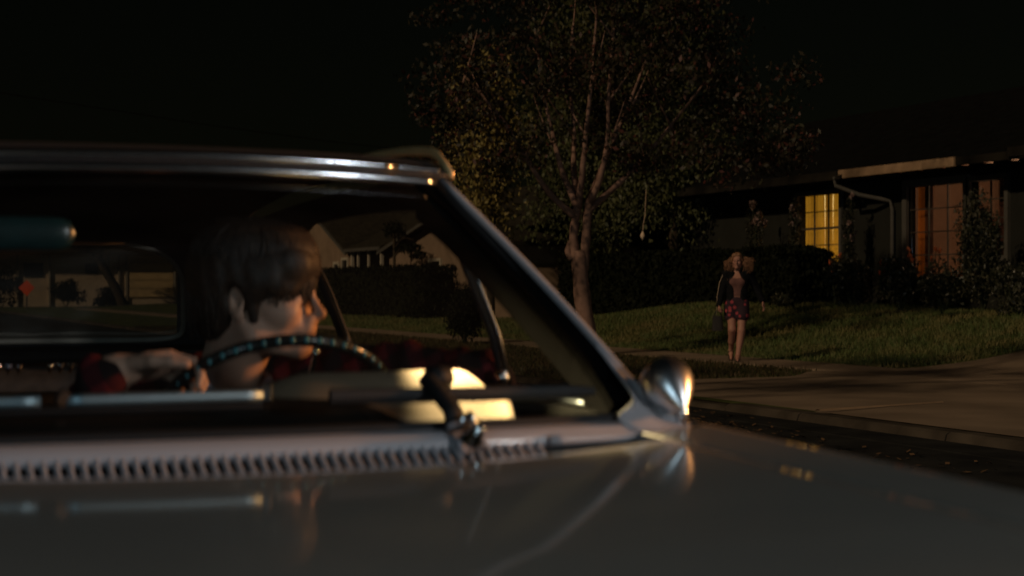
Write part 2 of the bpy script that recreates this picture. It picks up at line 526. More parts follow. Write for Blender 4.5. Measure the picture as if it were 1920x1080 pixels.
# ------------------------------------------------------------------ signed-distance bodies
class SDF:
    """Smooth union of tapered capsules and ellipsoids, meshed as one skin."""
    def __init__(self):
        self.p = []

    def cone(self, a, ra, b, rb, k=0.02, op='u'):
        self.p.append(('c', np.array(a, float), ra, np.array(b, float), rb, k, op))
        return self

    def chain(self, pts, rs, k=0.02, op='u'):
        for i in range(len(pts) - 1):
            self.cone(pts[i], rs[i], pts[i + 1], rs[i + 1], k, op)
        return self

    def ell(self, c, r, rot=None, k=0.02, op='u'):
        self.p.append(('e', np.array(c, float), np.array(r, float), np.array(rot if rot is not None else np.eye(3), float), k, op))
        return self

    def mesh(self, h, noise=None):
        lo = np.full(3, 1e9)
        hi = -lo
        bbs = []
        for q in self.p:
            if q[0] == 'c':
                l = np.minimum(q[1] - q[2], q[3] - q[4])
                u = np.maximum(q[1] + q[2], q[3] + q[4])
                k = q[5]
            else:
                rr = np.abs(q[3]) @ q[2] if True else q[2]
                l, u = q[1] - rr, q[1] + rr
                k = q[4]
            bbs.append((l - k - 3 * h, u + k + 3 * h))
            if q[-1] == 'u':
                lo = np.minimum(lo, l)
                hi = np.maximum(hi, u)
        lo -= 4 * h
        hi += 4 * h
        n = np.ceil((hi - lo) / h).astype(int) + 1
        D = np.full(n, 0.5, dtype=np.float32)
        axs = [lo[i] + h * np.arange(n[i]) for i in range(3)]
        for q, (l, u) in zip(self.p, bbs):
            i0 = np.clip(np.floor((l - lo) / h).astype(int), 0, n)
            i1 = np.clip(np.ceil((u - lo) / h).astype(int) + 1, 0, n)
            if np.any(i1 <= i0):
                continue
            sl = tuple(slice(a, b) for a, b in zip(i0, i1))
            X, Y, Z = np.meshgrid(*[axs[i][sl[i]] for i in range(3)], indexing='ij')
            if q[0] == 'c':
                a, ra, b, rb, k, op = q[1:]
                ab = b - a
                L = max(ab @ ab, 1e-12)
                t = np.clip(((X - a[0]) * ab[0] + (Y - a[1]) * ab[1] + (Z - a[2]) * ab[2]) / L, 0, 1)
                d = np.sqrt((X - a[0] - t * ab[0]) ** 2 + (Y - a[1] - t * ab[1]) ** 2 + (Z - a[2] - t * ab[2]) ** 2) - (ra + (rb - ra) * t)
            else:
                c, r, rot, k, op = q[1:]
                dx, dy, dz = X - c[0], Y - c[1], Z - c[2]
                # columns of rot are the ellipsoid axes
                lx = dx * rot[0, 0] + dy * rot[1, 0] + dz * rot[2, 0]
                ly = dx * rot[0, 1] + dy * rot[1, 1] + dz * rot[2, 1]
                lz = dx * rot[0, 2] + dy * rot[1, 2] + dz * rot[2, 2]
                k0 = np.sqrt((lx / r[0]) ** 2 + (ly / r[1]) ** 2 + (lz / r[2]) ** 2)
                k1 = np.sqrt((lx / r[0] ** 2) ** 2 + (ly / r[1] ** 2) ** 2 + (lz / r[2] ** 2) ** 2)
                d = k0 * (k0 - 1) / np.maximum(k1, 1e-6)
                d = np.where(k0 < 0.05, -r.min(), d)
            cur = D[sl]
            if op == 'u':
                hh = np.maximum(k - np.abs(cur - d), 0) / k
                D[sl] = np.minimum(cur, d) - hh * hh * k * 0.25
            else:
                d = -d
                hh = np.maximum(k - np.abs(cur - d), 0) / k
                D[sl] = np.maximum(cur, d) + hh * hh * k * 0.25
        if noise is not None:
            X, Y, Z = np.meshgrid(*axs, indexing='ij')
            D = D + noise(X, Y, Z).astype(np.float32)
        return surface_nets(D, lo, h)

def surface_nets(D, lo, h):
    S = D < 0
    nx, ny, nz = D.shape
    corners = [(i, j, k) for i in (0, 1) for j in (0, 1) for k in (0, 1)]
    cnt = sum(S[i:nx - 1 + i, j:ny - 1 + j, k:nz - 1 + k].astype(np.int8) for i, j, k in corners)
    act = (cnt > 0) & (cnt < 8)
    idx = np.argwhere(act)
    val = np.stack([D[idx[:, 0] + i, idx[:, 1] + j, idx[:, 2] + k] for i, j, k in corners], 1)
    acc = np.zeros((len(idx), 3))
    num = np.zeros(len(idx))
    for a in range(8):
        for b in range(a + 1, 8):
            ca, cb = np.array(corners[a]), np.array(corners[b])
            if np.abs(ca - cb).sum() != 1:
                continue
            da, db = val[:, a], val[:, b]
            m = (da < 0) != (db < 0)
            t = np.where(m, da / np.where(m, da - db, 1), 0)
            p = ca + t[:, None] * (cb - ca)
            acc += p * m[:, None]
            num += m
    V = lo + h * (idx + acc / num[:, None])
    vid = np.full(act.shape, -1, dtype=np.int64)
    vid[tuple(idx.T)] = np.arange(len(idx))
    F = []
    for ax in range(3):
        sl0 = [slice(1, -1)] * 3
        sl1 = [slice(1, -1)] * 3
        sl0[ax] = slice(0, -1)
        sl1[ax] = slice(1, None)
        s0, s1 = S[tuple(sl0)], S[tuple(sl1)]
        e = np.argwhere(s0 != s1)
        if not len(e):
            continue
        off = np.ones(3, int)
        off[ax] = 0
        g = e + off
        inside0 = s0[tuple(e.T)]
        o1, o2 = [(1, 2), (2, 0), (0, 1)][ax]
        def cell(d1, d2):
            c = g.copy()
            c[:, o1] -= d1
            c[:, o2] -= d2
            return vid[tuple(np.clip(c, 0, np.array(act.shape) - 1).T)]
        q = np.stack([cell(1, 1), cell(0, 1), cell(0, 0), cell(1, 0)], 1)
        q[~inside0] = q[~inside0][:, ::-1]
        F.append(q)
    F = np.concatenate(F)
    F = F[(F >= 0).all(1)]
    return V, F

def frame(f, l, u):
    return np.stack([np.array(f, float), np.array(l, float), np.array(u, float)], 1)

def nrm(v):
    v = np.array(v, float)
    return v / np.linalg.norm(v)

def add_hand(S, wrist, d, n, side, s=1.0, curl=(35, 45, 30), spread=0.05, thumb_curl=25):
    """Palm, four unequal bent fingers and a thumb leaving the palm's side.
    d: towards the fingers, n: way the palm faces, side: +1/-1 picks the thumb side."""
    w = np.array(wrist, float)
    d = nrm(d)
    n = np.array(n, float)
    n = nrm(n - d * (n @ d))
    t = np.cross(d, n) * side
    rot = frame(d, t, n)
    S.ell(w + d * .050 * s, np.array([.056, .040, .0165]) * s, rot, k=.012)
    S.cone(w - d * .03 * s, .026 * s, w + d * .02 * s, .024 * s, k=.015)
    base = [(.088, .031), (.094, .0105), (.089, -.0105), (.079, -.030)]
    lens = [.96, 1.06, 1.0, .78]
    for i, (bd, bt) in enumerate(base):
        p = w + d * bd * s * .97 + t * bt * s
        S.cone(w + d * .045 * s + t * bt * .85 * s, .0125 * s, p, .0105 * s, k=.008)
        dd, nn = nrm(d + t * spread * (1.5 - i)), n
        r0 = .0094 * s
        for j, (L, c) in enumerate(zip((.043, .027, .021), curl)):
            a = R(c * (1 + .06 * i))
            dd, nn = nrm(dd * math.cos(a) + nn * math.sin(a)), nrm(nn * math.cos(a) - dd * math.sin(a))
            q = p + dd * L * lens[i] * s
            S.cone(p, r0, q, r0 * .92, k=.003)
            p, r0 = q, r0 * .92
    p = w + d * .024 * s + t * .028 * s + n * .004 * s
    dd = nrm(d * .62 + t * .70 + n * .30)
    r0 = .0135 * s
    for L, c in ((.040, 0), (.031, thumb_curl), (.025, thumb_curl)):
        a = R(c)
        dd = nrm(dd * math.cos(a) + nrm(d * .8 - t * .4 + n * .3) * math.sin(a))
        q = p + dd * L * s
        S.cone(p, r0, q, r0 * .86, k=.006)
        p, r0 = q, r0 * .86

def add_head(S, c, f, l, u, s=1.0, sf=1.0, slim=1.0):
    """Skull, brow, eye sockets, nose, lips, chin, jaw and ears; c is at eye height."""
    f, l, u = nrm(f), nrm(l), nrm(u)
    rot = frame(f, l, u)
    def P(a, b, z):
        return np.array(c) + f * a * s * sf + l * b * s * slim + u * z * s
    def E(p, r, k=.02, op='u', rt=None):
        S.ell(P(*p), np.array([r[0] * sf, r[1] * slim, r[2]]) * s, rot if rt is None else rt, k * s, op)
    def C(p, ra, q, rb, k=.015, op='u'):
        S.cone(P(*p), ra * s, P(*q), rb * s, k * s, op)
    E((-.012, 0, .042), (.096, .076, .088))
    E((.030, 0, -.035), (.058, .056, .080), .03)
    E((.068, 0, .040), (.030, .056, .040), .03)                    # forehead
    C((.084, -.030, .017), .010, (.090, 0, .014), .010, .012)       # brow ridge
    C((.084, .030, .017), .010, (.090, 0, .014), .010, .012)
    for sd in (-1, 1):
        E((.092, sd * .031, -.001), (.015, .017, .011), .012, 's')  # eye socket
        E((.079, sd * .031, -.001), (.0125, .0125, .0125), .004)    # lid
        E((.055, sd * .043, -.030), (.032, .024, .026), .025)       # cheek
        C((-.008, sd * .056, -.045), .016, (.010, sd * .050, -.078), .016, .03)
        C((.010, sd * .050, -.078), .016, (.074, sd * .012, -.102), .014, .03)   # jaw line
        C((.102, sd * .010, -.040), .0085, (.100, sd * .012, -.042), .0085, .007)  # nostril wing
        # ear: rim, bowl, lobe
        eo = P(-.016, sd * .076, -.008)
        er = frame(nrm(f * .93 + l * sd * -.36 * -1), nrm(l * sd * .93 - f * .36), u)
        S.ell(eo, np.array([.021, .0075, .033]) * s, er, .006 * s)
        S.ell(eo + l * sd * .008 * s + f * .003 * s + u * .002 * s, np.array([.0125, .007, .021]) * s, er, .004 * s, 's')
        S.ell(eo - u * .029 * s + f * .006 * s, np.array([.011, .007, .011]) * s, er, .006 * s)
        C((.006, sd * .074, -.010), .005, (.004, sd * .074, -.016), .005, .004)
    C((.0945, 0, .010), .0075, (.1165, 0, -.030), .0092, .010)       # nose bridge to tip
    C((.1165, 0, -.030), .0092, (.103, 0, -.040), .008, .008)
    E((.086, 0, -.062), (.020, .026, .020), .02)                    # muzzle
    E((.1000, 0, -.0610), (.0085, .022, .0060), .006)               # upper lip
    E((.0975, 0, -.0725), (.0085, .020, .0065), .006)               # lower lip
    C((.108, -.022, -.0668), .0012, (.108, .022, -.0668), .0012, .004, 's')
    E((.101, 0, -.082), (.006, .016, .005), .010, 's')
    E((.082, 0, -.099), (.020, .022, .015), .018)                   # chin
    return P

# ------------------------------------------------------------------ terrain
def lawn_h(y):
    pts = [(-40, .30), (8, .42), (18, .58), (22, .74), (31, .86), (37, .46), (45, .24), (160, .20)]
    for (a, ha), (b, hb) in zip(pts, pts[1:]):
        if y <= b:
            return ha + (hb - ha) * smooth01((y - a) / (b - a))
    return .2

def terrain(x, y):
    if x < 13.2:
        return 0.07
    return 0.07 + (lawn_h(y) - 0.07) * smooth01((x - 13.2) / 5.6) + 0.012 * math.sin(x * 2.1 + y * .7) * smooth01((x - 13.4) / 2)

KERB = 7.7
mb = MB()
mb.box((0, 0, -0.55), (1600, 1600, 1.0))
tag(build('ground', mb, M['soil']), kind='structure')
mb = MB()
mb.grid(lambda u, v: (-0.75 + u * (KERB + .75), -60 + v * 150, 0.0), 4, 60)
tag(build('road', mb, M['asphalt']), kind='structure')
mb = MB()
def kerb_prof(y0, y1, top):
    mb.prism([(KERB, y0, -.04), (KERB + .03, y0, top - .02), (KERB + .06, y0, top), (KERB + .22, y0, top), (KERB + .22, y0, -.04)], (0, y1 - y0, 0))
kerb_prof(-60, 3.9, .075)
yy = 3.91
while yy < 88:
    L = 1.98 if not 11.9 < yy < 16.8 else 1.2
    kerb_prof(yy, yy + L, .075 if not 12.0 < yy < 16.3 else .05)
    yy += L + .02
tag(build('kerb', mb, M['kerb']), kind='structure')
mb = MB()
mb.box((KERB - .22, 14, .004), (.44, 148, .012))
tag(build('gutter', mb, M['asphalt']), kind='structure')
mb = MB()
mb.prism([(-.72, -60, -.04), (-.72, -60, .12), (-.92, -60, .12), (-.92, -60, -.04)], (0, 150, 0))
mb.box((-8, 15, .04), (14.1, 150, .12))
tag(build('near_pavement', mb, M['concrete']), kind='structure')

# lawns on the far side
mb = MB()
mb.grid(lambda u, v: (7.93 + 42 * u ** 1.3, -40 + 155 * v, terrain(7.93 + 42 * u ** 1.3, -40 + 155 * v) - .012), 70, 160)
tag(build('lawn', mb, M['lawn'], smooth=True), kind='structure')
# pavement (sidewalk) slabs with joints
mb = MB()
y = -30.0
while y < 86:
    mb.box((12.6, y + .74, .047), (1.15, 1.48, .07), bev=.008)
    y += 1.5
tag(build('sidewalk', mb, M['concrete']), kind='structure')
# driveway: apron from the kerb to the pavement, then up to the garage
mb = MB()
def drive_edge(x):                      # left border, flared at the kerb and the pavement
    e = 16.75
    if x < 9.2:
        e += 0.0
    if x > 10.6:
        e += 1.1 * smooth01((x - 10.6) / 1.4)
    if x > 12.6:
        e += .25 * smooth01((x - 12.6) / 2)
    return e
def drive_pt(u, v):
    x = 7.93 + u * (17.4 - 7.93)
    y1 = drive_edge(x)
    y0 = 3.0
    y = y0 + v * (y1 - y0)
    z = terrain(x, y) + .010
    if x < 9.0 and y > 12.0:
        z = .056 + (z - .056) * smooth01((x - 7.93) / 1.1)
    return (x, y, z)
mb.grid(drive_pt, 60, 30)
tag(build('driveway', mb, M['concrete'], smooth=True), kind='structure')
mb = MB()
for (a, b) in (((7.96, 11.95), (9.6, 12.35)),):
    d = Vector((b[0] - a[0], b[1] - a[1], 0))
    nn = Vector((-d.y, d.x, 0)).normalized() * .035
    mb.grid(lambda u, v: (a[0] + d.x * u + nn.x * (v * 2 - 1) * (1 - .7 * u), a[1] + d.y * u + nn.y * (v * 2 - 1) * (1 - .7 * u), 0.083 + .014 * math.sin(math.pi * v)), 10, 4)
tag(build('driveway_joint', mb, M['concrete_lit']), kind='structure')

# grass: far more blades than anyone could count
def blades(name, pts, hgt, wid, m):
    n = len(pts)
    a = rng.uniform(0, 2 * math.pi, n)
    h = hgt * rng.uniform(.5, 1.25, n)
    lean = rng.uniform(-.6, .6, (n, 2)) * h[:, None]
    dx, dy = np.cos(a) * wid, np.sin(a) * wid
    p = pts
    v = np.empty((n, 3, 3))
    v[:, 0] = p + np.stack([dx, dy, 0 * dx], 1)
    v[:, 1] = p - np.stack([dx, dy, 0 * dx], 1)
    v[:, 2] = p + np.stack([lean[:, 0], lean[:, 1], h], 1)
    return build_np(name, v.reshape(-1, 3), np.arange(3 * n).reshape(n, 3), m)

tv = np.vectorize(terrain)
def scatter(n, x0, x1, y0, y1, keep):
    x = rng.uniform(x0, x1, n)
    y = rng.uniform(y0, y1, n)
    k = keep(x, y)
    x, y = x[k], y[k]
    return np.stack([x, y, tv(x, y) - .012], 1)
P1 = scatter(60000, 13.15, 19.2, 17.6, 40, lambda x, y: (y > 18.2 + rng.uniform(0, .15, len(x))) & (np.sin(x * 3.1) + np.sin(y * 2.3 + x) + rng.normal(0, 1.2, len(x)) > -1.9))
P2 = scatter(16000, 13.15, 18.5, 40, 66, lambda x, y: x > 0)
tag(blades('lawn_grass', np.concatenate([P1, P2]), .075, .011, M['grass']), kind='stuff')
de = np.vectorize(drive_edge)
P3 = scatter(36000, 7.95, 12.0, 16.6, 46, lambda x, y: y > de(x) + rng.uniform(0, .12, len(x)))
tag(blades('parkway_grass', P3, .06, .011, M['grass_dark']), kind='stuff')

# fallen leaves drifted on the road in loose patches
LV = []
for (x_, y_, rx, ry, n_) in ((5.2, 11.0, .5, 1.2, 260), (6.9, 12.2, .3, 1.8, 200), (4.2, 8.6, .4, .9, 90), (6.6, 9.2, .5, 1.4, 60), (3.4, 6.6, .4, .8, 70), (7.45, 14.5, .15, 2.2, 200), (5.8, 14.5, .6, 1.6, 200)):
    p = np.stack([rng.normal(x_, rx * .5, n_), rng.normal(y_, ry * .5, n_), np.full(n_, .012)], 1)
    p = p[p[:, 0] < 7.6]
    a = rng.uniform(0, 6.3, len(p))
    s_ = rng.uniform(.015, .034, len(p))
    d1 = np.stack([np.cos(a), np.sin(a), rng.normal(0, .2, len(p))], 1) * s_[:, None]
    d2 = np.stack([-np.sin(a), np.cos(a), rng.normal(0, .3, len(p))], 1) * s_[:, None] * .55
    LV.append(np.stack([p - d1, p + d2, p + d1, p - d2], 1).reshape(-1, 3))
LV = np.concatenate(LV)
tag(build_np('fallen_leaves', LV, np.arange(len(LV)).reshape(-1, 4), M['litter']), kind='stuff')

# ------------------------------------------------------------------ foliage
def leaf_cloud(name, blobs, size, m, parent=None, shell=.45, droop=0.0, aspect=.5):
    """blobs: (centre, radii, count). Diamond leaves spread through each blob."""
    V = []
    for c, r, n in blobs:
        n = int(n)
        d = rng.normal(size=(n, 3))
        d /= np.linalg.norm(d, axis=1)[:, None]
        rad = shell + (1.06 - shell) * rng.random(n) ** .6
        rad *= 1 + .16 * np.sin(d[:, 0] * 5 + c[0]) * np.sin(d[:, 2] * 6 + c[1]) + rng.normal(0, .05, n)
        p = np.array(c) + d * rad[:, None] * np.array(r)
        s = size * rng.uniform(.55, 1.3, n)
        a = rng.normal(size=(n, 3))
        a[:, 2] -= droop
        a /= np.linalg.norm(a, axis=1)[:, None]
        b = np.cross(a, rng.normal(size=(n, 3)))
        b /= np.linalg.norm(b, axis=1)[:, None]
        q = np.empty((n, 4, 3))
        q[:, 0] = p - a * s[:, None] * .5
        q[:, 1] = p + b * s[:, None] * aspect * .5
        q[:, 2] = p + a * s[:, None] * .5
        q[:, 3] = p - b * s[:, None] * aspect * .5
        V.append(q.reshape(-1, 3))
    V = np.concatenate(V)
    return build_np(name, V, np.arange(len(V)).reshape(-1, 4), m, parent)

def clumps(c, r, k, n, jitter=.75, size=(.28, .5)):
    out = []
    for i in range(k):
        d = rng.normal(size=3)
        d /= np.linalg.norm(d)
        p = np.array(c) + d * np.array(r) * jitter * rng.random() ** .5
        s = np.array(r) * rng.uniform(*size)
        out.append((p, s, n / k))
    return out

def limb(mb, pts, r0, r1, n=9):
    pts = [Vector(p) for p in pts]
    fine = []
    for i in range(len(pts) - 1):
        p0 = pts[max(i - 1, 0)]
        p1, p2 = pts[i], pts[i + 1]
        p3 = pts[min(i + 2, len(pts) - 1)]
        for k in range(4):
            t = k / 4
            fine.append(.5 * ((2 * p1) + (p2 - p0) * t + (2 * p0 - 5 * p1 + 4 * p2 - p3) * t * t + (3 * p1 - p0 - 3 * p2 + p3) * t ** 3))
    fine.append(pts[-1])
    m = len(fine)
    rad = [(r0 + (r1 - r0) * (i / (m - 1)) ** .8) * (1 + .06 * math.sin(i * 1.9)) for i in range(m)]
    mb.tube(fine, rad, n)

# the crape myrtle on the parkway, whose stems fan out in the photograph
TB = Vector((11.33, 23.80, .08))
def tloc(a, z, b=0.0):                     # offset along the view's right, height, depth
    p = TB + XC * a + YC * b
    return (p.x, p.y, z)
myr = thing('crape_myrtle_tree', TB, 'multi-stemmed crape myrtle with pale bare trunk fanning out above the parkway grass', 'tree')
mb = MB()
limb(mb, [tloc(.16, .02), tloc(.08, .5), tloc(.0, 1.1), tloc(-.05, 1.75)], .158, .125, 14)
mb.lathe([(.22, -.03), (.18, .05), (.155, .18)], tloc(.16, .08), (0, 0, 1), 14)
limb(mb, [tloc(-.06, 1.45), tloc(-.13, 1.85), tloc(-.12, 2.15), tloc(-.06, 2.5)], .088, .064, 10)
limb(mb, [tloc(.03, 1.45), tloc(.07, 1.95), tloc(.09, 2.3), tloc(.13, 2.6)], .085, .064, 10)
limb(mb, [tloc(-.17, 1.9), tloc(-.22, 1.75), tloc(-.16, 1.62)], .05, .06, 8)
build('trunk', mb, M['bark'], myr, smooth=True)
stems = [
    [(-.06, 2.45, 0), (-.30, 3.0, .1), (-.45, 3.6, .2), (-.62, 4.4, .3), (-.75, 5.4, .4)],
    [(-.06, 2.45, 0), (.0, 3.0, -.2), (.06, 3.7, -.4), (.14, 4.5, -.5), (.22, 5.6, -.6)],
    [(.13, 2.55, 0), (.30, 3.0, .2), (.55, 3.6, .4), (.85, 4.3, .6), (1.2, 5.2, .8)],
    [(.13, 2.55, 0), (.28, 2.9, -.2), (.40, 3.5, -.3), (.42, 4.3, -.3), (.5, 5.3, -.4)],
    [(-.10, 2.3, 0), (-.55, 2.7, -.2), (-.95, 3.3, -.5), (-1.35, 3.9, -.7), (-1.9, 4.5, -.9)],
    [(.10, 2.4, 0), (.60, 2.85, .2), (1.05, 3.3, .4), (1.55, 3.9, .6), (2.1, 4.6, .7)],
    [(-.06, 2.45, 0), (-.12, 3.1, .3), (-.1, 3.8, .7), (-.15, 4.6, 1.0), (-.1, 5.6, 1.2)],
]
for st in stems:
    mb = MB()
    limb(mb, [tloc(a, z, b) for a, z, b in st], .068, .018, 8)
    for k in (2, 3, 4):
        a, z, b = st[k]
        for q in range(1):
            da, db = rng.uniform(-.7, .7), rng.uniform(-.6, .6)
            limb(mb, [tloc(a, z - .15, b), tloc(a + da * .5, z + .25, b + db * .5), tloc(a + da, z + .7, b + db)], .022, .007, 6)
    build('stem', mb, M['bark'], myr, smooth=True)
bl = []
for i in range(125):
    a = rng.uniform(-2.5, 3.3)
    z = rng.uniform(3.1, 6.8) + .10 * a * a * .2
    if abs(a) > 1.4:
        z -= rng.uniform(0, .5)
    bl.append((tloc(a, z, rng.uniform(-1.9, 1.6)), (rng.uniform(.3, .6), rng.uniform(.3, .6), rng.uniform(.18, .4)), 175))
leaf_cloud('crown', bl, .10, M['myrtle'], myr, shell=.1)

def tree(name, loc, h, rad, n, m, label, group=None, trunk_h=None, leaf=.14, droop=0.0, bark='bark_dark'):
    loc = Vector(loc)
    t = thing(name, loc, label, 'tree', group)
    mb = MB()
    th = trunk_h or h * .55
    limb(mb, [loc - Vector((0, 0, .1)), loc + Vector((.1, .05, th * .5)), loc + Vector((.05, -.1, th))], rad * .09, rad * .05, 10)
    for k in range(6):
        a = k * 1.05 + rng.uniform(-.3, .3)
        e = Vector((math.cos(a) * rad * .65, math.sin(a) * rad * .65, th + (h - th) * rng.uniform(.2, .7)))
        limb(mb, [loc + Vector((.05, -.1, th * .8)), loc + e * .55 + Vector((0, 0, th * .35)), loc + e], rad * .035, rad * .012, 7)
    build('trunk', mb, M[bark], t, smooth=True)
    c = loc + Vector((0, 0, h * .62))
    leaf_cloud('crown', clumps(c, (rad, rad, h * .40), 34, n), leaf, m, t, shell=.25, droop=droop)
    return t

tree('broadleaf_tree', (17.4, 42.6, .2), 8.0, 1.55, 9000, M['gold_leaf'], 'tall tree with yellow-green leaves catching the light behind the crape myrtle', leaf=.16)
tree('broadleaf_tree', (20.5, 41.0, .3), 11, 3.2, 11000, M['tree_leaf'], 'tall dark tree rising behind the gap left of the lit house', leaf=.17)
tree('broadleaf_tree', (18.9, 39.6, .4), 5.4, 2.0, 9000, M['hanging_leaf'], 'low dark tree with drooping leaves right of the crape myrtle trunk', leaf=.13, droop=1.2)
tree('broadleaf_tree', (19.4, 35.6, .6), 5.6, 1.9, 9000, M['hanging_leaf'], 'dim leafy tree standing close to the left end of the lit house', leaf=.13, droop=.8)
tree('broadleaf_tree', (23.5, 47.0, .3), 10, 3.0, 8000, M['tree_leaf'], 'far dark tree beyond the brown gabled house', leaf=.2)

nst = thing('unseen_shade_tree', (-2.3, 12.0, 0), 'spreading unseen tree added on the near pavement, its crown over the road shading the driveway', 'tree')  # out of view, added to throw broken shade on driveway and lawn
mb = MB()
limb(mb, [(-2.3, 12, -.05), (-2.2, 12.1, 2.0), (-1.9, 12.2, 4.2)], .24, .17, 12)
for e in ((2.5, 11.0, 6.9), (3.6, 13.4, 7.2), (1.6, 15.2, 7.4), (-4.5, 13, 7.5), (-2.4, 9.5, 7.3)):
    limb(mb, [(-2.0, 12.15, 3.9), ((e[0] - 2) / 2, (e[1] + 12.1) / 2, 5.9), e], .12, .03, 8)
build('trunk', mb, M['bark_dark'], nst, smooth=True)
bl = []
for (x_, y_, z_, a_) in ((1.8, 9.6, 6.9, 1.0), (3.4, 11.4, 7.2, 1.2), (4.6, 13.8, 7.4, 1.1), (2.2, 14.6, 7.3, 1.3), (.6, 12.4, 7.6, 1.2), (-1.6, 10.6, 7.4, 1.4), (-2.4, 14.2, 7.5, 1.5), (-4.6, 12.4, 7.4, 1.6), (2.9, 8.2, 6.8, .6), (5.2, 11.8, 7.3, .6)):
    bl.append(((x_, y_, z_), (a_ * 1.1, a_, .45), 620 * a_))
leaf_cloud('crown', bl, .17, M['tree_leaf'], nst, shell=.1)

nst = thing('unseen_shade_tree', (-9.2, -3.0, 0), 'dense unseen tree added behind the viewer to keep the moonlight off the car', 'tree')  # out of view, added to block the moonlight from the car
mb = MB()
limb(mb, [(-9.2, -3, -.05), (-9.1, -2.9, 2.0), (-8.6, -2.6, 4.2)], .26, .18, 12)
for e in ((-6.0, -1.0, 6.4), (-9.0, -.5, 6.5), (-11, -3.5, 6.5), (-7.5, -4.0, 6.3)):
    limb(mb, [(-8.7, -2.7, 3.9), ((e[0] - 8.7) / 2, (e[1] - 2.7) / 2, 5.6), e], .13, .03, 8)
build('trunk', mb, M['bark_dark'], nst, smooth=True)
bl = []
for k in range(26):
    bl.append(((-8.4 + rng.uniform(-3.0, 3.0), -1.2 + rng.uniform(-2.6, 3.2), 6.6 + rng.uniform(-.5, .8)), (1.1, 1.1, .6), 420))
leaf_cloud('crown', bl, .22, M['tree_leaf'], nst, shell=.05)

def shrub(name, loc, r, n, m, label, group=None, leaf=.08, stems=6, k=14, shell=.3, jitter=.75, cat='shrub'):
    loc = Vector(loc)
    t = thing(name, loc, label, cat, group)
    mb = MB()
    for i in range(stems):
        a = i * 2.4
        e = Vector((math.cos(a) * r[0] * .6, math.sin(a) * r[1] * .6, r[2] * rng.uniform(.9, 1.6)))
        limb(mb, [loc - Vector((0, 0, .05)), loc + e * .5 + Vector((0, 0, .1)), loc + e], .022, .007, 6)
    build('stem', mb, M['stem'], t)
    leaf_cloud('foliage', clumps(loc + Vector((0, 0, r[2])), r, k, n, jitter=jitter, size=(.3, .52)), leaf, m, t, shell=shell)
    return t

def hedge(loc, sx, sy, h, n, label, cat='hedge'):
    x, y, z = loc
    t = thing('clipped_hedge', loc, label, cat)
    mb = MB()
    for i in range(int(sy / .8)):
        limb(mb, [(x, y - sy / 2 + .4 + i * .8, z - .1), (x + .05, y - sy / 2 + .45 + i * .8, z + h * .5), (x, y - sy / 2 + .4 + i * .8, z + h * .8)], .04, .02, 6)
    mb.tube([(x, y - sy / 2 + .3, z + .25), (x + .03, y, z + .3), (x, y + sy / 2 - .3, z + .25)], .03, 6)
    build('stem', mb, M['bark_dark'], t)
    # leaves through the body plus a dense skin on its faces
    p = rng.uniform(-.5, .5, (n, 3))
    side = rng.integers(0, 3, n)
    for ax in range(3):
        k = side == ax
        p[k, ax] = np.sign(p[k, ax]) * .5 * rng.uniform(.86, 1.0, k.sum())
    p = p * np.array([sx, sy, h]) + np.array([x, y, z + h / 2])
    p[:, 2] += (.05 * np.sin(p[:, 1] * 2.2) + .03 * np.sin(p[:, 1] * 5.1)) * (p[:, 2] - z) / h
    s = .10 * rng.uniform(.6, 1.3, n)
    a = rng.normal(size=(n, 3))
    a /= np.linalg.norm(a, axis=1)[:, None]
    b = np.cross(a, rng.normal(size=(n, 3)))
    b /= np.linalg.norm(b, axis=1)[:, None]
    q = np.stack([p - a * s[:, None] * .6, p + b * s[:, None] * .4, p + a * s[:, None] * .6, p - b * s[:, None] * .4], 1)
    build_np('foliage', q.reshape(-1, 3), np.arange(4 * n).reshape(n, 4), M['hedge'], t)
    mb = MB()
    mb.box((x, y, z + h * .46), (sx * .82, sy * .97, h * .9), bev=.05)
    build('inner_twigs', mb, M['hedge'], t)
    return t

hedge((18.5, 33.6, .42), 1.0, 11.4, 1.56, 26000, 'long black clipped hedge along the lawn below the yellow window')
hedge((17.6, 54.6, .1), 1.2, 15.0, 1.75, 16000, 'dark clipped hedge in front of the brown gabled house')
shrub('round_bush', (11.55, 29.6, .05), (.46, .46, .62), 7000, M['hedge'], 'dark rounded bush on the parkway seen through the windscreen', leaf=.07, k=20, jitter=.55)
for i, (px_, py_, z_, r_, n_, lab) in enumerate([
    (18.55, 22.75, .72, (.55, .62, 1.05), 7000, 'tall glossy leaved shrub covering the right side of the wide window'),
    (18.4, 24.9, .74, (.55, .75, .52), 4200, 'low dark shrub below the wide curtained window'),
    (18.5, 26.6, .76, (.5, .7, .55), 4000, 'low dark shrub below the white downspout'),
    (18.45, 23.7, .70, (.5, .6, .46), 3600, 'low twiggy shrub at the foot of the tall glossy shrub'),
    (18.2, 21.5, .66, (.5, .6, .5), 3600, 'dark shrub at the far right edge of the lawn'),
    (18.9, 27.3, .8, (.3, .36, .60), 3000, 'dark climbing shrub just right of the yellow window'),
    (17.7, 27.9, .78, (.22, .3, .16), 900, 'small tuft of pale leaves at the lawn edge under the yellow window'),
]):
    shrub('garden_shrub', (px_, py_, z_), r_, n_, M['shrub'], lab, 'shrubs along the front of the lit house', leaf=.075)

